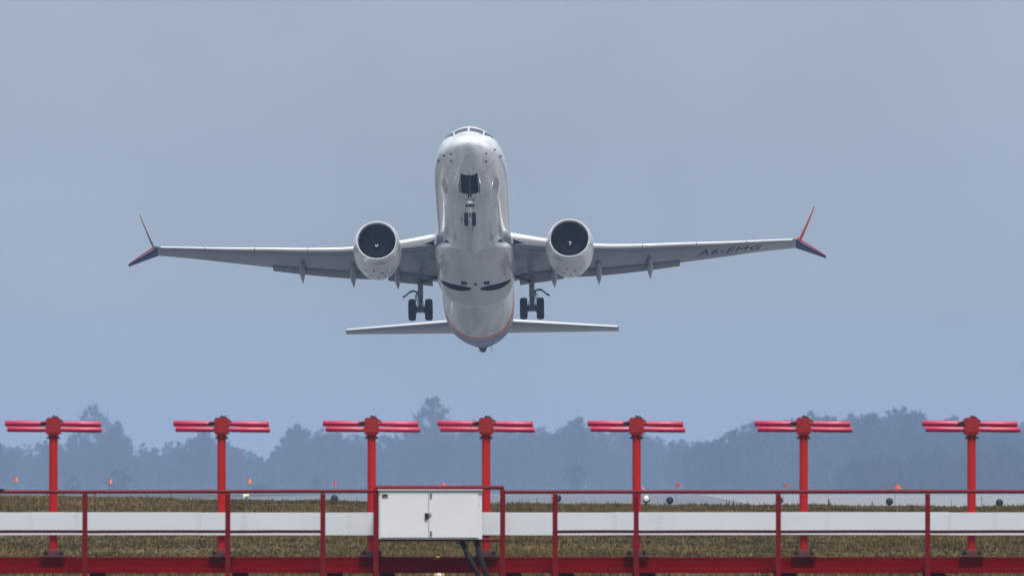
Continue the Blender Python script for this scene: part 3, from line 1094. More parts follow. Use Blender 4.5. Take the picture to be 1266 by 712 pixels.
# fuselage table: station, half width, top, bottom, height of the widest point
FUS = [(0.00, 0.02, -0.53, -0.57, -0.55, 2.0), (0.05, 0.12, -0.43, -0.67, -0.55, 1.95), (0.20, 0.27, -0.29, -0.81, -0.54, 1.85), (0.5, 0.50, -0.06, -1.01, -0.50, 1.74),
       (1.0, 0.83, 0.25, -1.26, -0.42, 1.68), (1.5, 1.09, 0.53, -1.45, -0.35, 1.68), (2.0, 1.30, 0.84, -1.60, -0.28, 1.70), (2.5, 1.48, 1.13, -1.75, -0.22, 1.76),
       (3.0, 1.58, 1.36, -1.83, -0.16, 1.78), (3.6, 1.67, 1.55, -1.90, -0.11, 1.82), (4.4, 1.76, 1.72, -1.96, -0.06, 1.88), (5.4, 1.83, 1.84, -2.0, -0.03, 1.94), (6.6, 1.87, 1.92, -2.02, 0.0, 2.0),
       (8.0, 1.88, 1.95, -2.03, 0.0, 2.0), (12, 1.88, 1.95, -2.03, 0.0, 2.0), (18, 1.88, 1.95, -2.03, 0.0, 2.0), (23.0, 1.88, 1.95, -2.02, 0.0, 2.0), (24.5, 1.88, 1.95, -1.95, 0.0, 2.0), (26.0, 1.87, 1.95, -1.76, 0.02, 2.0),
       (28.0, 1.84, 1.95, -1.40, 0.08, 2.0), (30.0, 1.76, 1.94, -0.97, 0.18, 2.05), (32.0, 1.58, 1.92, -0.51, 0.36, 2.1), (33.5, 1.36, 1.89, -0.14, 0.54, 2.1), (35.0, 1.08, 1.84, 0.24, 0.78, 2.1),
       (36.2, 0.80, 1.77, 0.56, 1.0, 2.05), (37.1, 0.52, 1.67, 0.82, 1.16, 2.0), (37.6, 0.30, 1.52, 0.98, 1.22, 2.0)]
_s = [f[0] for f in FUS]


def pchip(xs_, ys_, x):
    """monotone cubic interpolation"""
    xs_ = np.array(xs_, float)
    ys_ = np.array(ys_, float)
    h = np.diff(xs_)
    dl_ = np.diff(ys_) / h
    m_ = np.zeros(len(xs_))
    m_[0], m_[-1] = dl_[0], dl_[-1]
    for i in range(1, len(xs_) - 1):
        if dl_[i - 1] * dl_[i] > 0:
            w1, w2 = 2 * h[i] + h[i - 1], h[i] + 2 * h[i - 1]
            m_[i] = (w1 + w2) / (w1 / dl_[i - 1] + w2 / dl_[i])
    i = int(np.clip(np.searchsorted(xs_, x) - 1, 0, len(xs_) - 2))
    t = (x - xs_[i]) / h[i]
    return float((2 * t ** 3 - 3 * t ** 2 + 1) * ys_[i] + (t ** 3 - 2 * t ** 2 + t) * h[i] * m_[i] + (-2 * t ** 3 + 3 * t ** 2) * ys_[i + 1] + (t ** 3 - t ** 2) * h[i] * m_[i + 1])


def fus(s):
    return [pchip(_s, [f[k] for f in FUS], s) for k in (1, 2, 3, 4, 5)]


def fus_pt(s, phi, off=0.0):
    w, zt, zb, zw, ex = fus(s)
    c, sn = math.cos(phi), math.sin(phi)
    hz_ = (zt - zw) if sn >= 0 else (zw - zb)
    k = (abs(c) ** ex + abs(sn) ** ex) ** (-1.0 / ex)      # superellipse
    c, sn = c * k, sn * k
    return Vector(((w + off) * c, s, zw + (hz_ + off) * sn))


def fus_angle(s, x):
    w, ex = fus(s)[0], fus(s)[4]
    c = max(-1.0, min(1.0, x / w))
    sn = max(0.0, 1 - abs(c) ** ex) ** (1.0 / ex)
    return math.atan2(sn, c)


def fus_top(s, x, off=0.0):
    """surface point above lateral position x"""
    return fus_pt(s, fus_angle(s, x), off)


def fus_bot(s, x, off=0.0):
    return fus_pt(s, -fus_angle(s, x), off)


def cut(o, cutters):
    """apply boolean cutters (their dark material stays on the cut faces)"""
    for c in cutters:
        md = o.modifiers.new('cut', 'BOOLEAN')
        md.operation = 'DIFFERENCE'
        md.solver = 'EXACT'
        md.object = c
        md.material_mode = 'TRANSFER'
    dg = bpy.context.evaluated_depsgraph_get()
    me = bpy.data.meshes.new_from_object(o.evaluated_get(dg), preserve_all_data_layers=True, depsgraph=dg)
    o.modifiers.clear()
    old = o.data
    o.data = me
    bpy.data.meshes.remove(old)
    me.set_sharp_from_angle(angle=R(35))


# stations denser at the nose
st_list = list(np.concatenate([[0, 0.02, 0.06, 0.12, 0.2, 0.32], np.arange(0.45, 5.0, 0.18), np.arange(5.0, 23.0, 1.0), np.arange(23.0, 37.5, 0.5), [37.6]]))
NS = 72
body = MB()
body.loft([[fus_pt(s, 2 * math.pi * j / NS) for j in range(NS)] for s in st_list])
fuselage = body.build('fuselage', 'fuselage_paint', plane)

# belly fairing between the wings
FAIR = [(12.5, 1.20, -1.80, -1.98), (12.9, 1.52, -1.65, -2.01), (13.5, 1.84, -1.45, -2.05), (14.4, 2.01, -1.2, -2.09), (15.6, 2.06, -1.05, -2.12), (18.0, 2.06, -1.0, -2.13), (19.3, 2.03, -1.0, -2.13), (20.3, 1.93, -1.1, -2.11),
        (21.0, 1.74, -1.3, -2.07), (21.5, 1.42, -1.55, -2.03), (21.9, 1.0, -1.75, -1.98)]
_fs = [f[0] for f in FAIR]


def fair_ring(s):
    w, zw, zb = [pchip(_fs, [f[k] for f in FAIR], s) for k in (1, 2, 3)]
    ring = []
    n = 40
    for j in range(n + 1):          # lower half: flat bottomed superellipse
        p = -math.pi * j / n
        c, sn = math.cos(p), math.sin(p)
        ring.append(Vector((w * math.copysign(abs(c) ** 0.78, c), s, zw + (zw - zb) * math.copysign(abs(sn) ** 0.85, sn))))
    for j in range(1, 12):          # closed over inside the fuselage
        p = math.pi - math.pi * j / 12
        ring.append(Vector((w * 0.96 * math.cos(p), s, zw + 0.55 * math.sin(p))))
    return ring


fm = MB()
fm.loft([fair_ring(s) for s in np.linspace(12.5, 21.9, 40)])
fairing = fm.build('belly_fairing', 'white_paint', plane, smooth_angle=50)

# cutters: nose wheel bay and the two main wheel wells
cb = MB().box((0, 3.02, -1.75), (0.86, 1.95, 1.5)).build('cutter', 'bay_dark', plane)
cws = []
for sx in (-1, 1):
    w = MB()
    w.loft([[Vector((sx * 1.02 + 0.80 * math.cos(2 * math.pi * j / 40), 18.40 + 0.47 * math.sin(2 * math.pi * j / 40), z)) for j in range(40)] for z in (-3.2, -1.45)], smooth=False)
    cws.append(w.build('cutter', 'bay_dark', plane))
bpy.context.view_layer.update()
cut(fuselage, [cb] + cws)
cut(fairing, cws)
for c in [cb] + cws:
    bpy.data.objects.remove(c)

# cockpit windows
def pane(corners, name='cockpit_window'):
    """patch over the nose from four (s, x) corners"""
    n = 8
    a, b, c, d_ = [Vector((p[0], p[1], 0)) for p in corners]
    fr_, bk = [], []
    for i in range(n + 1):
        for j in range(n + 1):
            u, v = i / n, j / n
            p = (a * (1 - u) + b * u) * (1 - v) + (d_ * (1 - u) + c * u) * v
            fr_.append(fus_top(p.x, p.y, 0.012))
            bk.append(fus_top(p.x, p.y, -0.02))
    fs = [(i * (n + 1) + j, i * (n + 1) + j + 1, (i + 1) * (n + 1) + j + 1, (i + 1) * (n + 1) + j) for i in range(n) for j in range(n)]
    m_ = MB()
    m_.add(fr_, fs, True)
    return m_.build(name, 'cockpit_glass', plane)


for sx in (-1, 1):
    pane([(1.62, sx * 0.055), (1.86, sx * 0.70), (2.42, sx * 0.72), (2.22, sx * 0.055)])
    pane([(1.90, sx * 0.78), (2.72, sx * 1.24), (3.05, sx * 1.16), (2.48, sx * 0.80)])

# probes and small marks round the nose
for x_, s_, top in ((-0.86, 1.25, 0), (0.86, 1.25, 0), (-0.87, 1.62, 0), (0.86, 1.66, 0), (-1.22, 1.95, 0), (1.28, 1.95, 0), (-1.52, 2.95, 0), (1.55, 2.9, 0)):
    p = fus_bot(s_, x_)
    nrm = Vector((x_, -0.5, p.z - fus(s_)[3])).normalized()
    m_ = MB()
    m_.tube([p - nrm * 0.02, p + nrm * 0.05, p + nrm * 0.09 + Vector((0, -0.10, 0))], [0.045, 0.04, 0.02], 8)
    m_.build('probe', 'black_iron', plane)
MB().tube([fus_bot(2.0, 0) + Vector((0, 0, 0.01)), fus_bot(2.0, 0) - Vector((0, 0.02, 0.09))], [0.04, 0.03], 8).build('probe', 'black_iron', plane)
for x_, s_ in ((-0.52, 7.7), (0.05, 8.8)):
    p = fus_bot(s_, x_)
    m_ = MB()
    m_.loft([[p + Vector((0.012, -0.22, 0.02)), p + Vector((0.012, 0.20, 0.02)), p + Vector((-0.012, 0.20, 0.02)), p + Vector((-0.012, -0.22, 0.02))],
             [p + Vector((0.008, 0.05, -0.26)), p + Vector((0.008, 0.20, -0.26)), p + Vector((-0.008, 0.20, -0.26)), p + Vector((-0.008, 0.05, -0.26))]], smooth=False)
    m_.build('blade_antenna', 'black_iron', plane)

# ram air inlets under the wing roots
for sx in (-1, 1):
    m_ = MB()
    a = [fus_bot(12.7, sx * 1.38, 0.03), fus_bot(12.9, sx * 1.08, 0.06), fus_bot(13.75, sx * 1.50, 0.17)]
    b_ = [p + Vector((-sx * 0.1, 0, 0.12)) for p in a]
    m_.loft([a, b_], smooth=False)
    m_.build('air_inlet', 'bay_dark', plane)

# wing
WST = [(0.0, 12.35, -1.12, 8.6, 0.13), (1.88, 13.35, -1.00, 7.15, 0.135), (3.4, 14.2, -0.96, 5.65, 0.13), (4.9, 15.05, -0.86, 4.60, 0.125), (6.3, 15.8, -0.72, 4.15, 0.118), (8.4, 16.9, -0.37, 3.60, 0.112),
       (10.6, 18.05, 0.08, 3.02, 0.108), (13.0, 19.3, 0.55, 2.25, 0.104), (15.2, 20.42, 1.01, 1.68, 0.10), (16.75, 21.2, 1.32, 1.38, 0.10)]
_wx = [w[0] for w in WST]
INC = math.tan(R(0.4))


def wst(x):
    return [pchip(_wx, [w[k] for w in WST], x) for k in (1, 2, 3, 4)]


def yt(c, t):
    return 5 * t * (0.2969 * math.sqrt(max(c, 0)) - 0.126 * c - 0.3516 * c * c + 0.2843 * c ** 3 - 0.1036 * c ** 4)


def wing_pt(x, c, up, side, off=0.0):
    s, z, ch_, t = wst(x)
    h = yt(c, t) * ch_
    zz = z + (h * 1.05 + off if up else -h * 0.80 - off) - c * ch_ * INC
    return Vector((side * x, s + c * ch_, zz))


CS = [0, 0.004, 0.012, 0.03, 0.06, 0.10, 0.16, 0.25, 0.36, 0.48, 0.60, 0.72, 0.84, 0.93, 1.0]


def wing_ring(x, side, c1=1.0):
    cs = [c * c1 for c in CS]
    return [wing_pt(x, c, True, side) for c in reversed(cs)] + [wing_pt(x, c, False, side) for c in cs[1:]]


def aero(le0, ch0, le1, ch1, t, nrm0, nrm1, n=8, bulge=None, inc=0.0):
    """lofted thin surface from a root to a tip; nrm = thickness direction"""
    rings = []
    for i in range(n + 1):
        u = i / n
        le = Vector(le0).lerp(Vector(le1), u)
        if bulge:
            le += Vector(bulge) * math.sin(math.pi * u)
        ch_ = ch0 + (ch1 - ch0) * u
        nr = Vector(nrm0).lerp(Vector(nrm1), u).normalized()
        ring = []
        for c in reversed(CS):
            ring.append(le + Vector((0, c * ch_, c * ch_ * inc)) + nr * yt(c, t) * ch_)
        for c in CS[1:]:
            ring.append(le + Vector((0, c * ch_, c * ch_ * inc)) - nr * yt(c, t) * ch_)
        rings.append(ring)
    return rings


for side in (-1, 1):
    wx_list = list(np.linspace(0.6, 16.75, 40))
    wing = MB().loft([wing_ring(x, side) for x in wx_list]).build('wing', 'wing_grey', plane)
    # bright slats wrapped round the leading edge
    for a, b in ((5.75, 8.6), (8.64, 11.4), (11.44, 14.0), (14.04, 16.4)):
        rings = []
        for x in np.linspace(a, b, 8):
            s, z, ch_, t = wst(x)
            pts = [wing_pt(x, c, True, side, 0.018) for c in (0.17, 0.12, 0.08, 0.04, 0.015, 0.004)] + [wing_pt(x, 0, True, side) + Vector((0, -0.035, -0.01))] + \
                  [wing_pt(x, c, False, side, 0.012) for c in (0.004, 0.012, 0.022)]
            pts = [p + Vector((0, -0.05, -0.035)) for p in pts]
            inner = [p + Vector((0, 0.03, 0)) for p in reversed(pts)]
            rings.append(pts + inner)
        MB().loft(rings).build('slat', 'slat_white', wing)
    # inboard krueger leading edge, brighter than the wing
    rings = []
    for x in np.linspace(1.9, 4.35, 7):
        pts = [wing_pt(x, c, True, side, 0.02) for c in (0.16, 0.11, 0.07, 0.03, 0.012, 0.004)] + [wing_pt(x, 0, True, side) + Vector((0, -0.03, 0))] + \
              [wing_pt(x, c, False, side, 0.015) for c in (0.004, 0.015, 0.035, 0.055)]
        inner = [p + Vector((0, 0.05, 0)) for p in reversed(pts)]
        rings.append(pts + inner)
    MB().loft(rings).build('krueger_flap', 'slat_white', wing)
    # landing light window at the root
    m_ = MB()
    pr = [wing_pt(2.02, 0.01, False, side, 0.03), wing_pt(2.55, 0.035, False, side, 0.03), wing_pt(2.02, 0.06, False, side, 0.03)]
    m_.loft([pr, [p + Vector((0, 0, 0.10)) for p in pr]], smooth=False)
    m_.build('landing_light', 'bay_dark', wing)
    # flaps, let down a little behind the wing
    for a, b, nm in ((2.25, 4.55, 'flap'), (5.2, 10.55, 'flap')):
        rings = []
        for x in np.linspace(a, b, 8):
            s, z, ch_, t = wst(x)
            p0 = wing_pt(x, 0.80, False, side)
            fc = min(0.25 * ch_, 1.35)
            dz = -math.tan(R(3.0 if x > 5 else 4.0))
            ring = []
            for c in reversed(CS):
                ring.append(Vector((side * x, p0.y + 0.05 + c * fc, p0.z - 0.02 + c * fc * dz + yt(c, 0.13) * fc)))
            for c in CS[1:]:
                ring.append(Vector((side * x, p0.y + 0.05 + c * fc, p0.z - 0.02 + c * fc * dz - yt(c, 0.10) * fc)))
            rings.append(ring)
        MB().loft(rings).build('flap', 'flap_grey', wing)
    # aileron line and panel joints under the wing: thin dark gaps
    for x0, x1, c in ((10.8, 15.4, 0.74), (2.4, 16.0, 0.14)):
        g_ = MB()
        for k in range(12):
            xa, xb = x0 + (x1 - x0) * k / 12, x0 + (x1 - x0) * (k + 1) / 12
            q_ = [wing_pt(xa, c, False, side, 0.006), wing_pt(xb, c, False, side, 0.006), wing_pt(xb, c + 0.008, False, side, 0.006), wing_pt(xa, c + 0.008, False, side, 0.006)]
            g_.add(q_, [(0, 1, 2, 3)])
        g_.build('panel_gap', 'letter_navy', wing, merge=True)
    # flap track fairings
    for x, l0, l1, r in ((4.05, 0.60, 1.13, 0.21), (6.35, 0.45, 1.18, 0.215), (9.0, 0.40, 1.20, 0.20)):
        s, z, ch_, t = wst(x)
        pa = wing_pt(x, l0, False, side)
        n = 14
        rings = []
        Lr = (l1 - l0) * ch_
        for i in range(n + 1):
            u = i / n
            rr = r * (math.sin(math.pi * min(1, u / 1.04 + 0.02)) ** 0.62) * (1.0 if u < 0.55 else 1 - 0.55 * ((u - 0.55) / 0.45) ** 1.5)
            rr = max(rr, 0.012)
            cy = pa.y + u * Lr
            cz = pa.z - 0.10 - u * Lr * INC - (max(0, u - 0.45) ** 1.4) * 0.45
            rings.append([Vector((side * x + 0.78 * rr * math.cos(2 * math.pi * j / 16), cy, cz + 1.25 * rr * math.sin(2 * math.pi * j / 16))) for j in range(16)])
        MB().loft(rings).build('flap_fairing', 'wing_grey', wing)
    # split winglet
    s, z, ch_, t = wst(16.75)
    base = Vector((side * 16.72, s, z))
    up_tip = base + Vector((side * 0.86, 1.75, 2.40))
    wl = MB().loft(aero(base + Vector((0, 0.05, 0)), 1.30, up_tip, 0.42, 0.07, (side * -0.8, 0, 0.6), (-side, 0, 0.33), 10, bulge=(side * 0.02, 0, 0)))
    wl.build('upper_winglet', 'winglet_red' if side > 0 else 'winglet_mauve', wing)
    dn_tip = base + Vector((side * 1.42, 1.35, -0.50))
    lo = MB().loft(aero(base + Vector((-side * 0.15, 0.02, -0.03)), 1.36, dn_tip, 0.36, 0.10, (0, 0, 1), (side * 0.35, 0, 1), 10))
    lw = lo.build('lower_winglet', 'winglet_blue', wing)
    le = MB()
    a = base + Vector((0, 0.10, 0.015))
    le.tube([a, a.lerp(dn_tip, 0.5) + Vector((0, -0.02, 0.02)), dn_tip + Vector((0, -0.02, 0))], [0.05, 0.035, 0.02], 8)
    le.build('leading_edge', 'winglet_red', lw)
    MB().lathe([(-0.22, 0.02), (-0.16, 0.07), (0, 0.10), (0.35, 0.08), (0.6, 0.02)], 'Y', base + Vector((-side * 0.02, 0.1, 0.04)), 12).build('navigation_light', 'lamp_green' if side < 0 else 'lamp_red', wing)
    if side > 0:
        cu = bpy.data.curves.new('lettering', 'FONT')
        cu.body = 'A6-FMG'
        cu.shear = 0.32
        cu.size = 1.0
        cu.space_character = 1.12
        to = bpy.data.objects.new('lettering', cu)
        COL.objects.link(to)
        bpy.context.view_layer.update()
        me = bpy.data.meshes.new_from_object(to.evaluated_get(bpy.context.evaluated_depsgraph_get()))
        bpy.data.objects.remove(to)
        bm = bmesh.new()
        bm.from_mesh(me)
        bmesh.ops.triangulate(bm, faces=bm.faces[:])
        for _ in range(2):
            bmesh.ops.subdivide_edges(bm, edges=[e_ for e_ in bm.edges if e_.calc_length() > 0.15], cuts=1)
        bm.to_mesh(me)
        bm.free()
        vx = [v.co.x for v in me.vertices]
        vy = [v.co.y for v in me.vertices]
        u0, u1, v0, v1 = min(vx), max(vx), min(vy), max(vy)
        for v in me.vertices:
            u = (v.co.x - u0) / (u1 - u0)
            w_ = (v.co.y - v0) / (v1 - v0)
            x = 11.45 + u * 3.35
            c = 0.66 - w_ * 0.37
            p = wing_pt(x, c, False, 1, 0.012)
            v.co = p
        me.materials.append(MATS['letter_navy'])
        lt = bpy.data.objects.new('registration', me)
        COL.objects.link(lt)
        lt.parent = wing

# engines
def engine(side):
    cx_, s0, cz_ = side * 4.92, 11.75, -1.72

    def warp(u, w, a):
        # flattened underside near the lip
        k = 1 - 0.05 * max(0, -w) * max(0, 1 - a / 2.5)
        return u * 1.0, w * k

    c = Vector((cx_, s0, cz_))
    tilt = R(1.0)

    def place(o):
        for v in o.data.vertices:
            p = v.co - c
            v.co = c + Vector((p.x, p.y * math.cos(tilt) + p.z * math.sin(tilt), -p.y * math.sin(tilt) * -1 * -1 + p.z * math.cos(tilt)))
        return o

    en = MB().lathe([(0.50, 1.198), (0.7, 1.22), (1.2, 1.25), (1.8, 1.24), (2.4, 1.19), (2.9, 1.10), (3.35, 0.99), (3.36, 0.94), (2.9, 1.0), (2.0, 1.05), (1.2, 1.02), (0.5, 0.98)],
                    'Y', c, 64, warp=warp, close=True).build('engine', 'cowl_white', plane)
    MB().lathe([(0.495, 1.197), (0.25, 1.15), (0.12, 1.105), (0.04, 1.06), (0.0, 1.015), (0.02, 0.975), (0.08, 0.945), (0.16, 0.93), (0.20, 0.96), (0.3, 1.05), (0.495, 1.13)],
               'Y', c, 64, warp=warp, close=True).build('intake_lip', 'bright_metal', en)
    MB().lathe([(0.15, 0.932), (0.4, 0.905), (0.8, 0.89), (1.1, 0.89), (1.1, 0.93), (0.4, 0.95), (0.17, 0.95)], 'Y', c, 64, warp=warp, close=True).build('intake_duct', 'duct_dark', en)
    fan = MB()
    nb = 18
    for k in range(nb):
        a0 = 2 * math.pi * k / nb
        rows = []
        for i in range(7):
            r = 0.22 + 0.66 * i / 6
            tw = R(25 + 38 * i / 6)
            wd = 0.10 + 0.10 * i / 6
            da = 0.28 * (i / 6) ** 2
            er = Vector((math.cos(a0 + da), 0, math.sin(a0 + da)))
            et = Vector((-math.sin(a0 + da), 0, math.cos(a0 + da)))
            p = c + er * r + Vector((0, 0.95, 0))
            hv_ = et * wd * math.cos(tw * 0.6) + Vector((0, wd * math.sin(tw), 0))
            th = Vector((0, 0.012, 0))
            rows.append([p - hv_, p + hv_, p + hv_ + th, p - hv_ + th])
        fan.loft(rows, smooth=False)
    fan.lathe([(1.15, 0.88), (1.16, 0.05)], 'Y', c, 40, smooth=False)
    fo = fan.build('fan', 'fan_dark', en)
    MB().lathe([(0.62, 0.01), (0.66, 0.06), (0.75, 0.13), (0.88, 0.20), (1.0, 0.24), (1.12, 0.25)], 'Y', c, 32).build('spinner', 'fan_dark', fo)
    sp = MB()
    pts = []
    ph0 = 0.6 if side < 0 else 2.4
    for k in range(11):
        u = k / 10
        rr = 0.02 + 0.075 * u
        ph = ph0 - u * 4.2
        yy = np.interp(rr, [0.01, 0.06, 0.13], [0.62, 0.66, 0.75]) - 0.012
        pts.append(c + Vector((rr * math.cos(ph), yy, rr * math.sin(ph))))
    sp.tube(pts, [0.026 - 0.010 * k / 10 for k in range(11)], 6)
    sp.build('spinner_mark', 'slat_white', fo)
    # core nozzle and plug
    MB().lathe([(2.6, 0.80), (3.3, 0.72), (4.0, 0.58), (4.5, 0.48), (4.5, 0.44), (3.4, 0.45)], 'Y', c, 40).build('core_nozzle', 'strut_metal', en)
    MB().lathe([(4.0, 0.34), (4.5, 0.30), (5.0, 0.18), (5.35, 0.03)], 'Y', c, 32).build('exhaust_plug', 'strut_metal', en)
    # strake on the inboard shoulder
    q_ = R(52)
    er = Vector((-side * math.cos(q_), 0, math.sin(q_)))
    et = Vector((-side * -math.sin(q_), 0, math.cos(q_))) * 0.015
    p0 = c + er * 1.18
    a = [p0 + Vector((0, 0.75, 0)), p0 + Vector((0, 2.0, 0)), p0 + er * 0.36 + Vector((0, 1.95, 0)), p0 + er * 0.30 + Vector((0, 1.35, 0))]
    MB().loft([[p + et for p in a], [p - et for p in a]], smooth=False).build('strake', 'cowl_white', en)
    # pylon up to the wing
    rings = []
    for (yy, zt, zb, hw) in ((1.2, 1.30, 1.0, 0.05), (1.8, 1.40, 0.9, 0.14), (2.6, 1.40, 0.8, 0.20), (3.6, 1.15, 0.45, 0.22), (4.8, 0.80, 0.25, 0.20), (6.0, 0.70, 0.40, 0.14), (7.0, 0.66, 0.55, 0.05)):
        rings.append([c + Vector((sx * hw, yy, z_)) for sx, z_ in ((-1, zb), (1, zb), (1, zt - 0.05), (0.5, zt), (-0.5, zt), (-1, zt - 0.05))])
    MB().loft(rings, smooth=False).build('pylon', 'white_paint', en)
    # small access panels and drains underneath
    dm = MB()
    for (qx, yy, w_, l_) in ((-28, 1.5, 0.10, 0.12), (-8, 1.3, 0.10, 0.16), (12, 1.6, 0.12, 0.14), (25, 1.4, 0.09, 0.14), (2, 2.3, 0.09, 0.12), (-15, 2.1, 0.12, 0.10), (18, 2.3, 0.07, 0.10)):
        a0 = R(-90 + qx)
        rr = 1.262 if yy < 1.9 else 1.225
        ks = 1 - 0.05 * rr * max(0, 1 - yy / 2.5)
        er = Vector((math.cos(a0), 0, math.sin(a0)))
        et = Vector((-math.sin(a0), 0, math.cos(a0)))
        p = c + Vector((er.x * rr, yy, er.z * rr * ks))
        dm.box(p, (w_, l_, 0.012), rot=Euler((0, -R(qx), 0)))
    dm.build('access_panel', 'seam_grey', en)
    return en


for side in (-1, 1):
    engine(side)

# tail surfaces
for side in (-1, 1):
    inc = math.tan(R(8.2))
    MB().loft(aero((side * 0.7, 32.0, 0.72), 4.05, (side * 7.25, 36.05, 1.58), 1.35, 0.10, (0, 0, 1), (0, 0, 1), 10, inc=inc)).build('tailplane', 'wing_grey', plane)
    rings = aero((side * 1.0, 32.12, 0.75), 0.26, (side * 7.2, 35.98, 1.575), 0.14, 0.62, (0, 0, 1), (0, 0, 1), 10)
    MB().loft(rings).build('tailplane_edge', 'slat_white', plane)
fin = MB()
fin.loft(aero((0, 28.6, 1.85), 7.6, (0, 35.3, 8.6), 2.0, 0.09, (1, 0, 0), (1, 0, 0), 10, bulge=(0, 0.9, -0.3)))
fin.build('fin', 'navy_paint', plane)
# tail cone exhaust
MB().lathe([(0, 0.30), (0.25, 0.28), (0.6, 0.23), (1.0, 0.17), (1.01, 0.12), (0.5, 0.12)], 'Y', (0, 37.5, 1.20), 24).build('exhaust_cone', 'navy_paint', plane)
MB().tube([(0.45, 36.9, 0.85), (0.52, 37.1, 0.62)], 0.018, 6).build('drain_mast', 'strut_metal', plane)
MB().tube([(-0.1, 38.2, 1.08), (-0.30, 38.3, 1.04)], 0.016, 6).build('static_wick', 'strut_metal', plane)


def wheel(parent, c, r, w, n=40):
    prof = [(-w / 2, r * 0.62), (-w / 2, r * 0.82), (-w * 0.42, r * 0.93), (-w * 0.28, r * 0.99), (-w * 0.12, r), (-w * 0.11, r * 0.985), (-w * 0.07, r * 0.985), (-w * 0.06, r),
            (w * 0.06, r), (w * 0.07, r * 0.985), (w * 0.11, r * 0.985), (w * 0.12, r), (w * 0.28, r * 0.99), (w * 0.42, r * 0.93), (w / 2, r * 0.82), (w / 2, r * 0.62)]
    ty = MB().lathe(prof, 'X', c, n, close=True).build('tyre', 'tyre_rubber', parent)
    MB().lathe([(-w * 0.42, r * 0.15), (-w * 0.40, r * 0.55), (-w * 0.47, r * 0.63), (w * 0.47, r * 0.63), (w * 0.40, r * 0.55), (w * 0.42, r * 0.15)], 'X', c, 28).build('rim', 'strut_metal', ty)
    return ty


# main landing gear
for side in (-1, 1):
    gx, gs, gzc = side * 2.88, 19.5, -2.87
    g = MB()
    g.tube([(gx, gs - 0.25, -1.2), (gx, gs - 0.06, -2.1)], 0.14, 14)
    g.tube([(gx, gs - 0.06, -2.1), (gx, gs, -2.55), (gx, gs, gzc)], [0.15, 0.105, 0.105], 14)
    g.tube([(gx - 0.36, gs, gzc), (gx + 0.36, gs, gzc)], 0.075, 12)
    g.tube([(gx, gs, gzc - 0.12), (gx, gs, gzc + 0.22)], 0.15, 12)
    gear = g.build('main_gear', 'strut_metal', plane)
    for dx in (-0.43, 0.43):
        wheel(gear, (gx + dx, gs, gzc), 0.565, 0.39)
        MB().lathe([(-0.05, 0.17), (0.05, 0.17)], 'X', (gx + dx * 0.48, gs, gzc), 20).build('brake', 'black_iron', gear)
    # torque links, side stay, drag strut, hoses
    t = MB()
    t.tube([(gx - 0.06, gs - 0.16, -2.25), (gx, gs - 0.34, -2.55), (gx, gs - 0.14, -2.85)], [0.045, 0.035, 0.045], 8)
    t.tube([(gx + 0.06, gs - 0.16, -2.25), (gx, gs - 0.34, -2.55)], 0.035, 8)
    t.build('torque_link', 'strut_metal', gear)
    MB().tube([(gx - side * 0.05, gs - 0.5, -1.55), (gx - side * 0.95, gs - 0.5, -1.25)], [0.06, 0.05], 10).build('side_stay', 'bay_dark', gear)
    MB().tube([(gx, gs - 0.1, -1.9), (gx + side * 0.1, gs + 0.9, -1.45)], 0.05, 10).build('drag_strut', 'strut_metal', gear)
    hs = MB()
    for k in range(4):
        oo = 0.10 + 0.035 * (k % 2)
        hs.tube([(gx + side * oo, gs - 0.12, -1.85 - 0.05 * k), (gx + side * (oo + 0.10), gs - 0.20, -2.15), (gx + (-1) ** k * 0.14, gs - 0.18, -2.5), (gx + (-1) ** k * 0.22, gs - 0.12, -2.86)], 0.020, 6)
    hs.build('brake_hose', 'black_iron', gear)
    # curved gear door edge standing out from the leg
    dm = MB()
    pts = []
    for k in range(9):
        u = k / 8
        pts.append(Vector((gx + side * (0.10 + 0.82 * u), gs - 0.05, -1.98 + 0.16 * math.sin(math.pi * min(1, u * 1.25)) - 0.20 * u ** 2)))
    rings = []
    for p in pts:
        rings.append([p + Vector((0, -0.02, 0.045)), p + Vector((0, 0.10, 0.05)), p + Vector((0, 0.10, -0.04)), p + Vector((0, -0.02, -0.045))])
    dm.loft(rings, smooth=False)
    dm.build('gear_door', 'strut_metal', gear)
    MB().tube([(gx + side * 0.05, gs - 0.05, -2.2), (gx + side * 0.32, gs, -2.05), (gx + side * 0.22, gs, -2.35)], 0.03, 8).build('door_link', 'strut_metal', gear)
    # open leg slot in the underside of the wing
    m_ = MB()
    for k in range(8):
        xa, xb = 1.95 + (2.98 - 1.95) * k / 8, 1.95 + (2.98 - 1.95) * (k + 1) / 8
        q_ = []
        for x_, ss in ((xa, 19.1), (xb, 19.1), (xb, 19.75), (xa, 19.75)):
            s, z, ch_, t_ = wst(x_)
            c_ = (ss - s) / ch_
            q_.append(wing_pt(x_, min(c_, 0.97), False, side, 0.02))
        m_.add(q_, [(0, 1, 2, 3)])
    m_.build('leg_slot', 'bay_dark', plane)

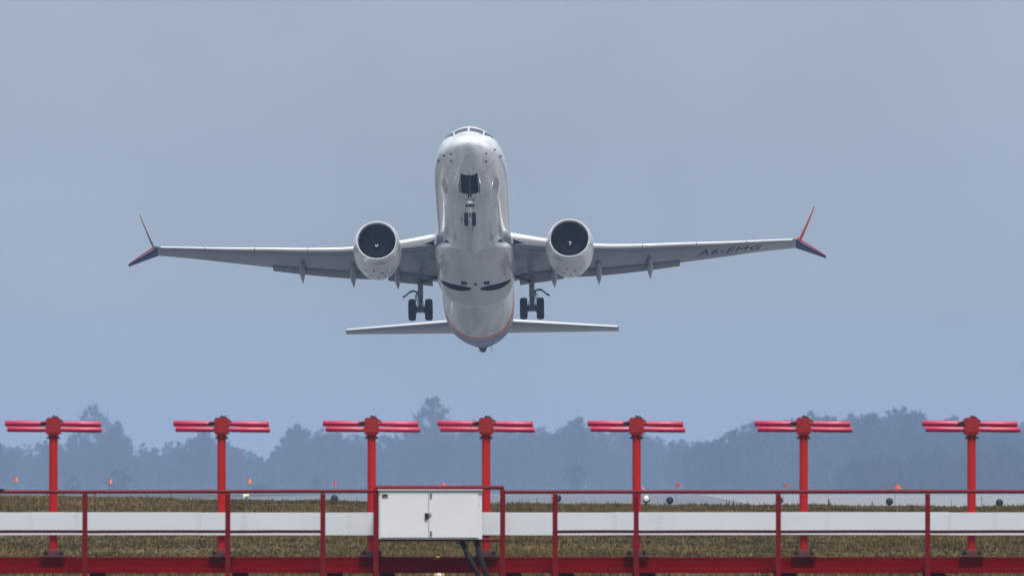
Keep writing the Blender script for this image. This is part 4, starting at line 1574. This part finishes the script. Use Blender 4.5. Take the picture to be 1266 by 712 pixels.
# nose landing gear
ns, nz = 4.0, -3.26
g = MB()
g.tube([(0, ns - 0.55, -1.3), (0, ns - 0.12, -2.35), (0, ns - 0.04, -2.7)], [0.085, 0.085, 0.08], 12)
g.tube([(0, ns - 0.04, -2.7), (0, ns, nz)], 0.055, 12)
g.tube([(-0.20, ns, nz), (0.20, ns, nz)], 0.05, 10)
gear = g.build('nose_gear', 'bright_metal', plane)
for dx in (-0.195, 0.195):
    wheel(gear, (dx, ns, nz), 0.345, 0.20, 32)
t = MB()
t.tube([(0, ns - 0.10, -2.62), (0, ns - 0.30, -2.85), (0, ns - 0.06, -3.12)], [0.045, 0.03, 0.04], 8)
t.build('torque_link', 'bright_metal', gear)
MB().tube([(-0.05, ns - 0.2, -2.2), (-0.05, ns - 1.3, -1.45)], 0.04, 8).tube([(0.05, ns - 0.2, -2.2), (0.05, ns - 1.3, -1.45)], 0.04, 8).build('drag_brace', 'bay_dark', gear)
for dx in (-0.13, 0.13):
    st_ = MB().tube([(dx, ns - 0.22, -2.36), (dx * 1.35, ns - 0.16, -2.28)], 0.07, 10)
    st_.build('steering_cylinder', 'bright_metal', gear)
MB().lathe([(-0.34, 0.03), (-0.32, 0.13), (-0.24, 0.15), (-0.12, 0.09)], 'Y', (0, ns, -2.42), 20).build('taxi_light', 'bright_metal', gear)
MB().box((0, ns - 0.16, -2.60), (0.46, 0.10, 0.10), 0.03).build('steering_collar', 'black_iron', gear)
for sx in (-1, 1):
    # bay doors hanging open
    rings = []
    for s_ in np.linspace(2.1, 3.95, 8):
        p = fus_bot(s_, sx * 0.44)
        lo_ = 0.52 if s_ < 3.6 else 0.42
        rings.append([p + Vector((0, 0, 0.03)), p + Vector((sx * 0.03, 0, 0.03)), p + Vector((sx * 0.15, 0, -lo_)), p + Vector((sx * 0.10, 0, -lo_))])
    MB().loft(rings, smooth=False).build('gear_door', 'white_paint', plane)

# beacon and drain fin on the belly
MB().lathe([(-0.09, 0.02), (-0.06, 0.07), (0.0, 0.08)], 'Z', (0, 17.6, -2.13), 14).build('beacon', 'bay_dark', plane)
for sx in (-1, 1):
    MB().box((sx * 0.58, 17.5, -2.115), (0.30, 0.45, 0.05), 0.02).build('vent', 'bay_dark', plane)
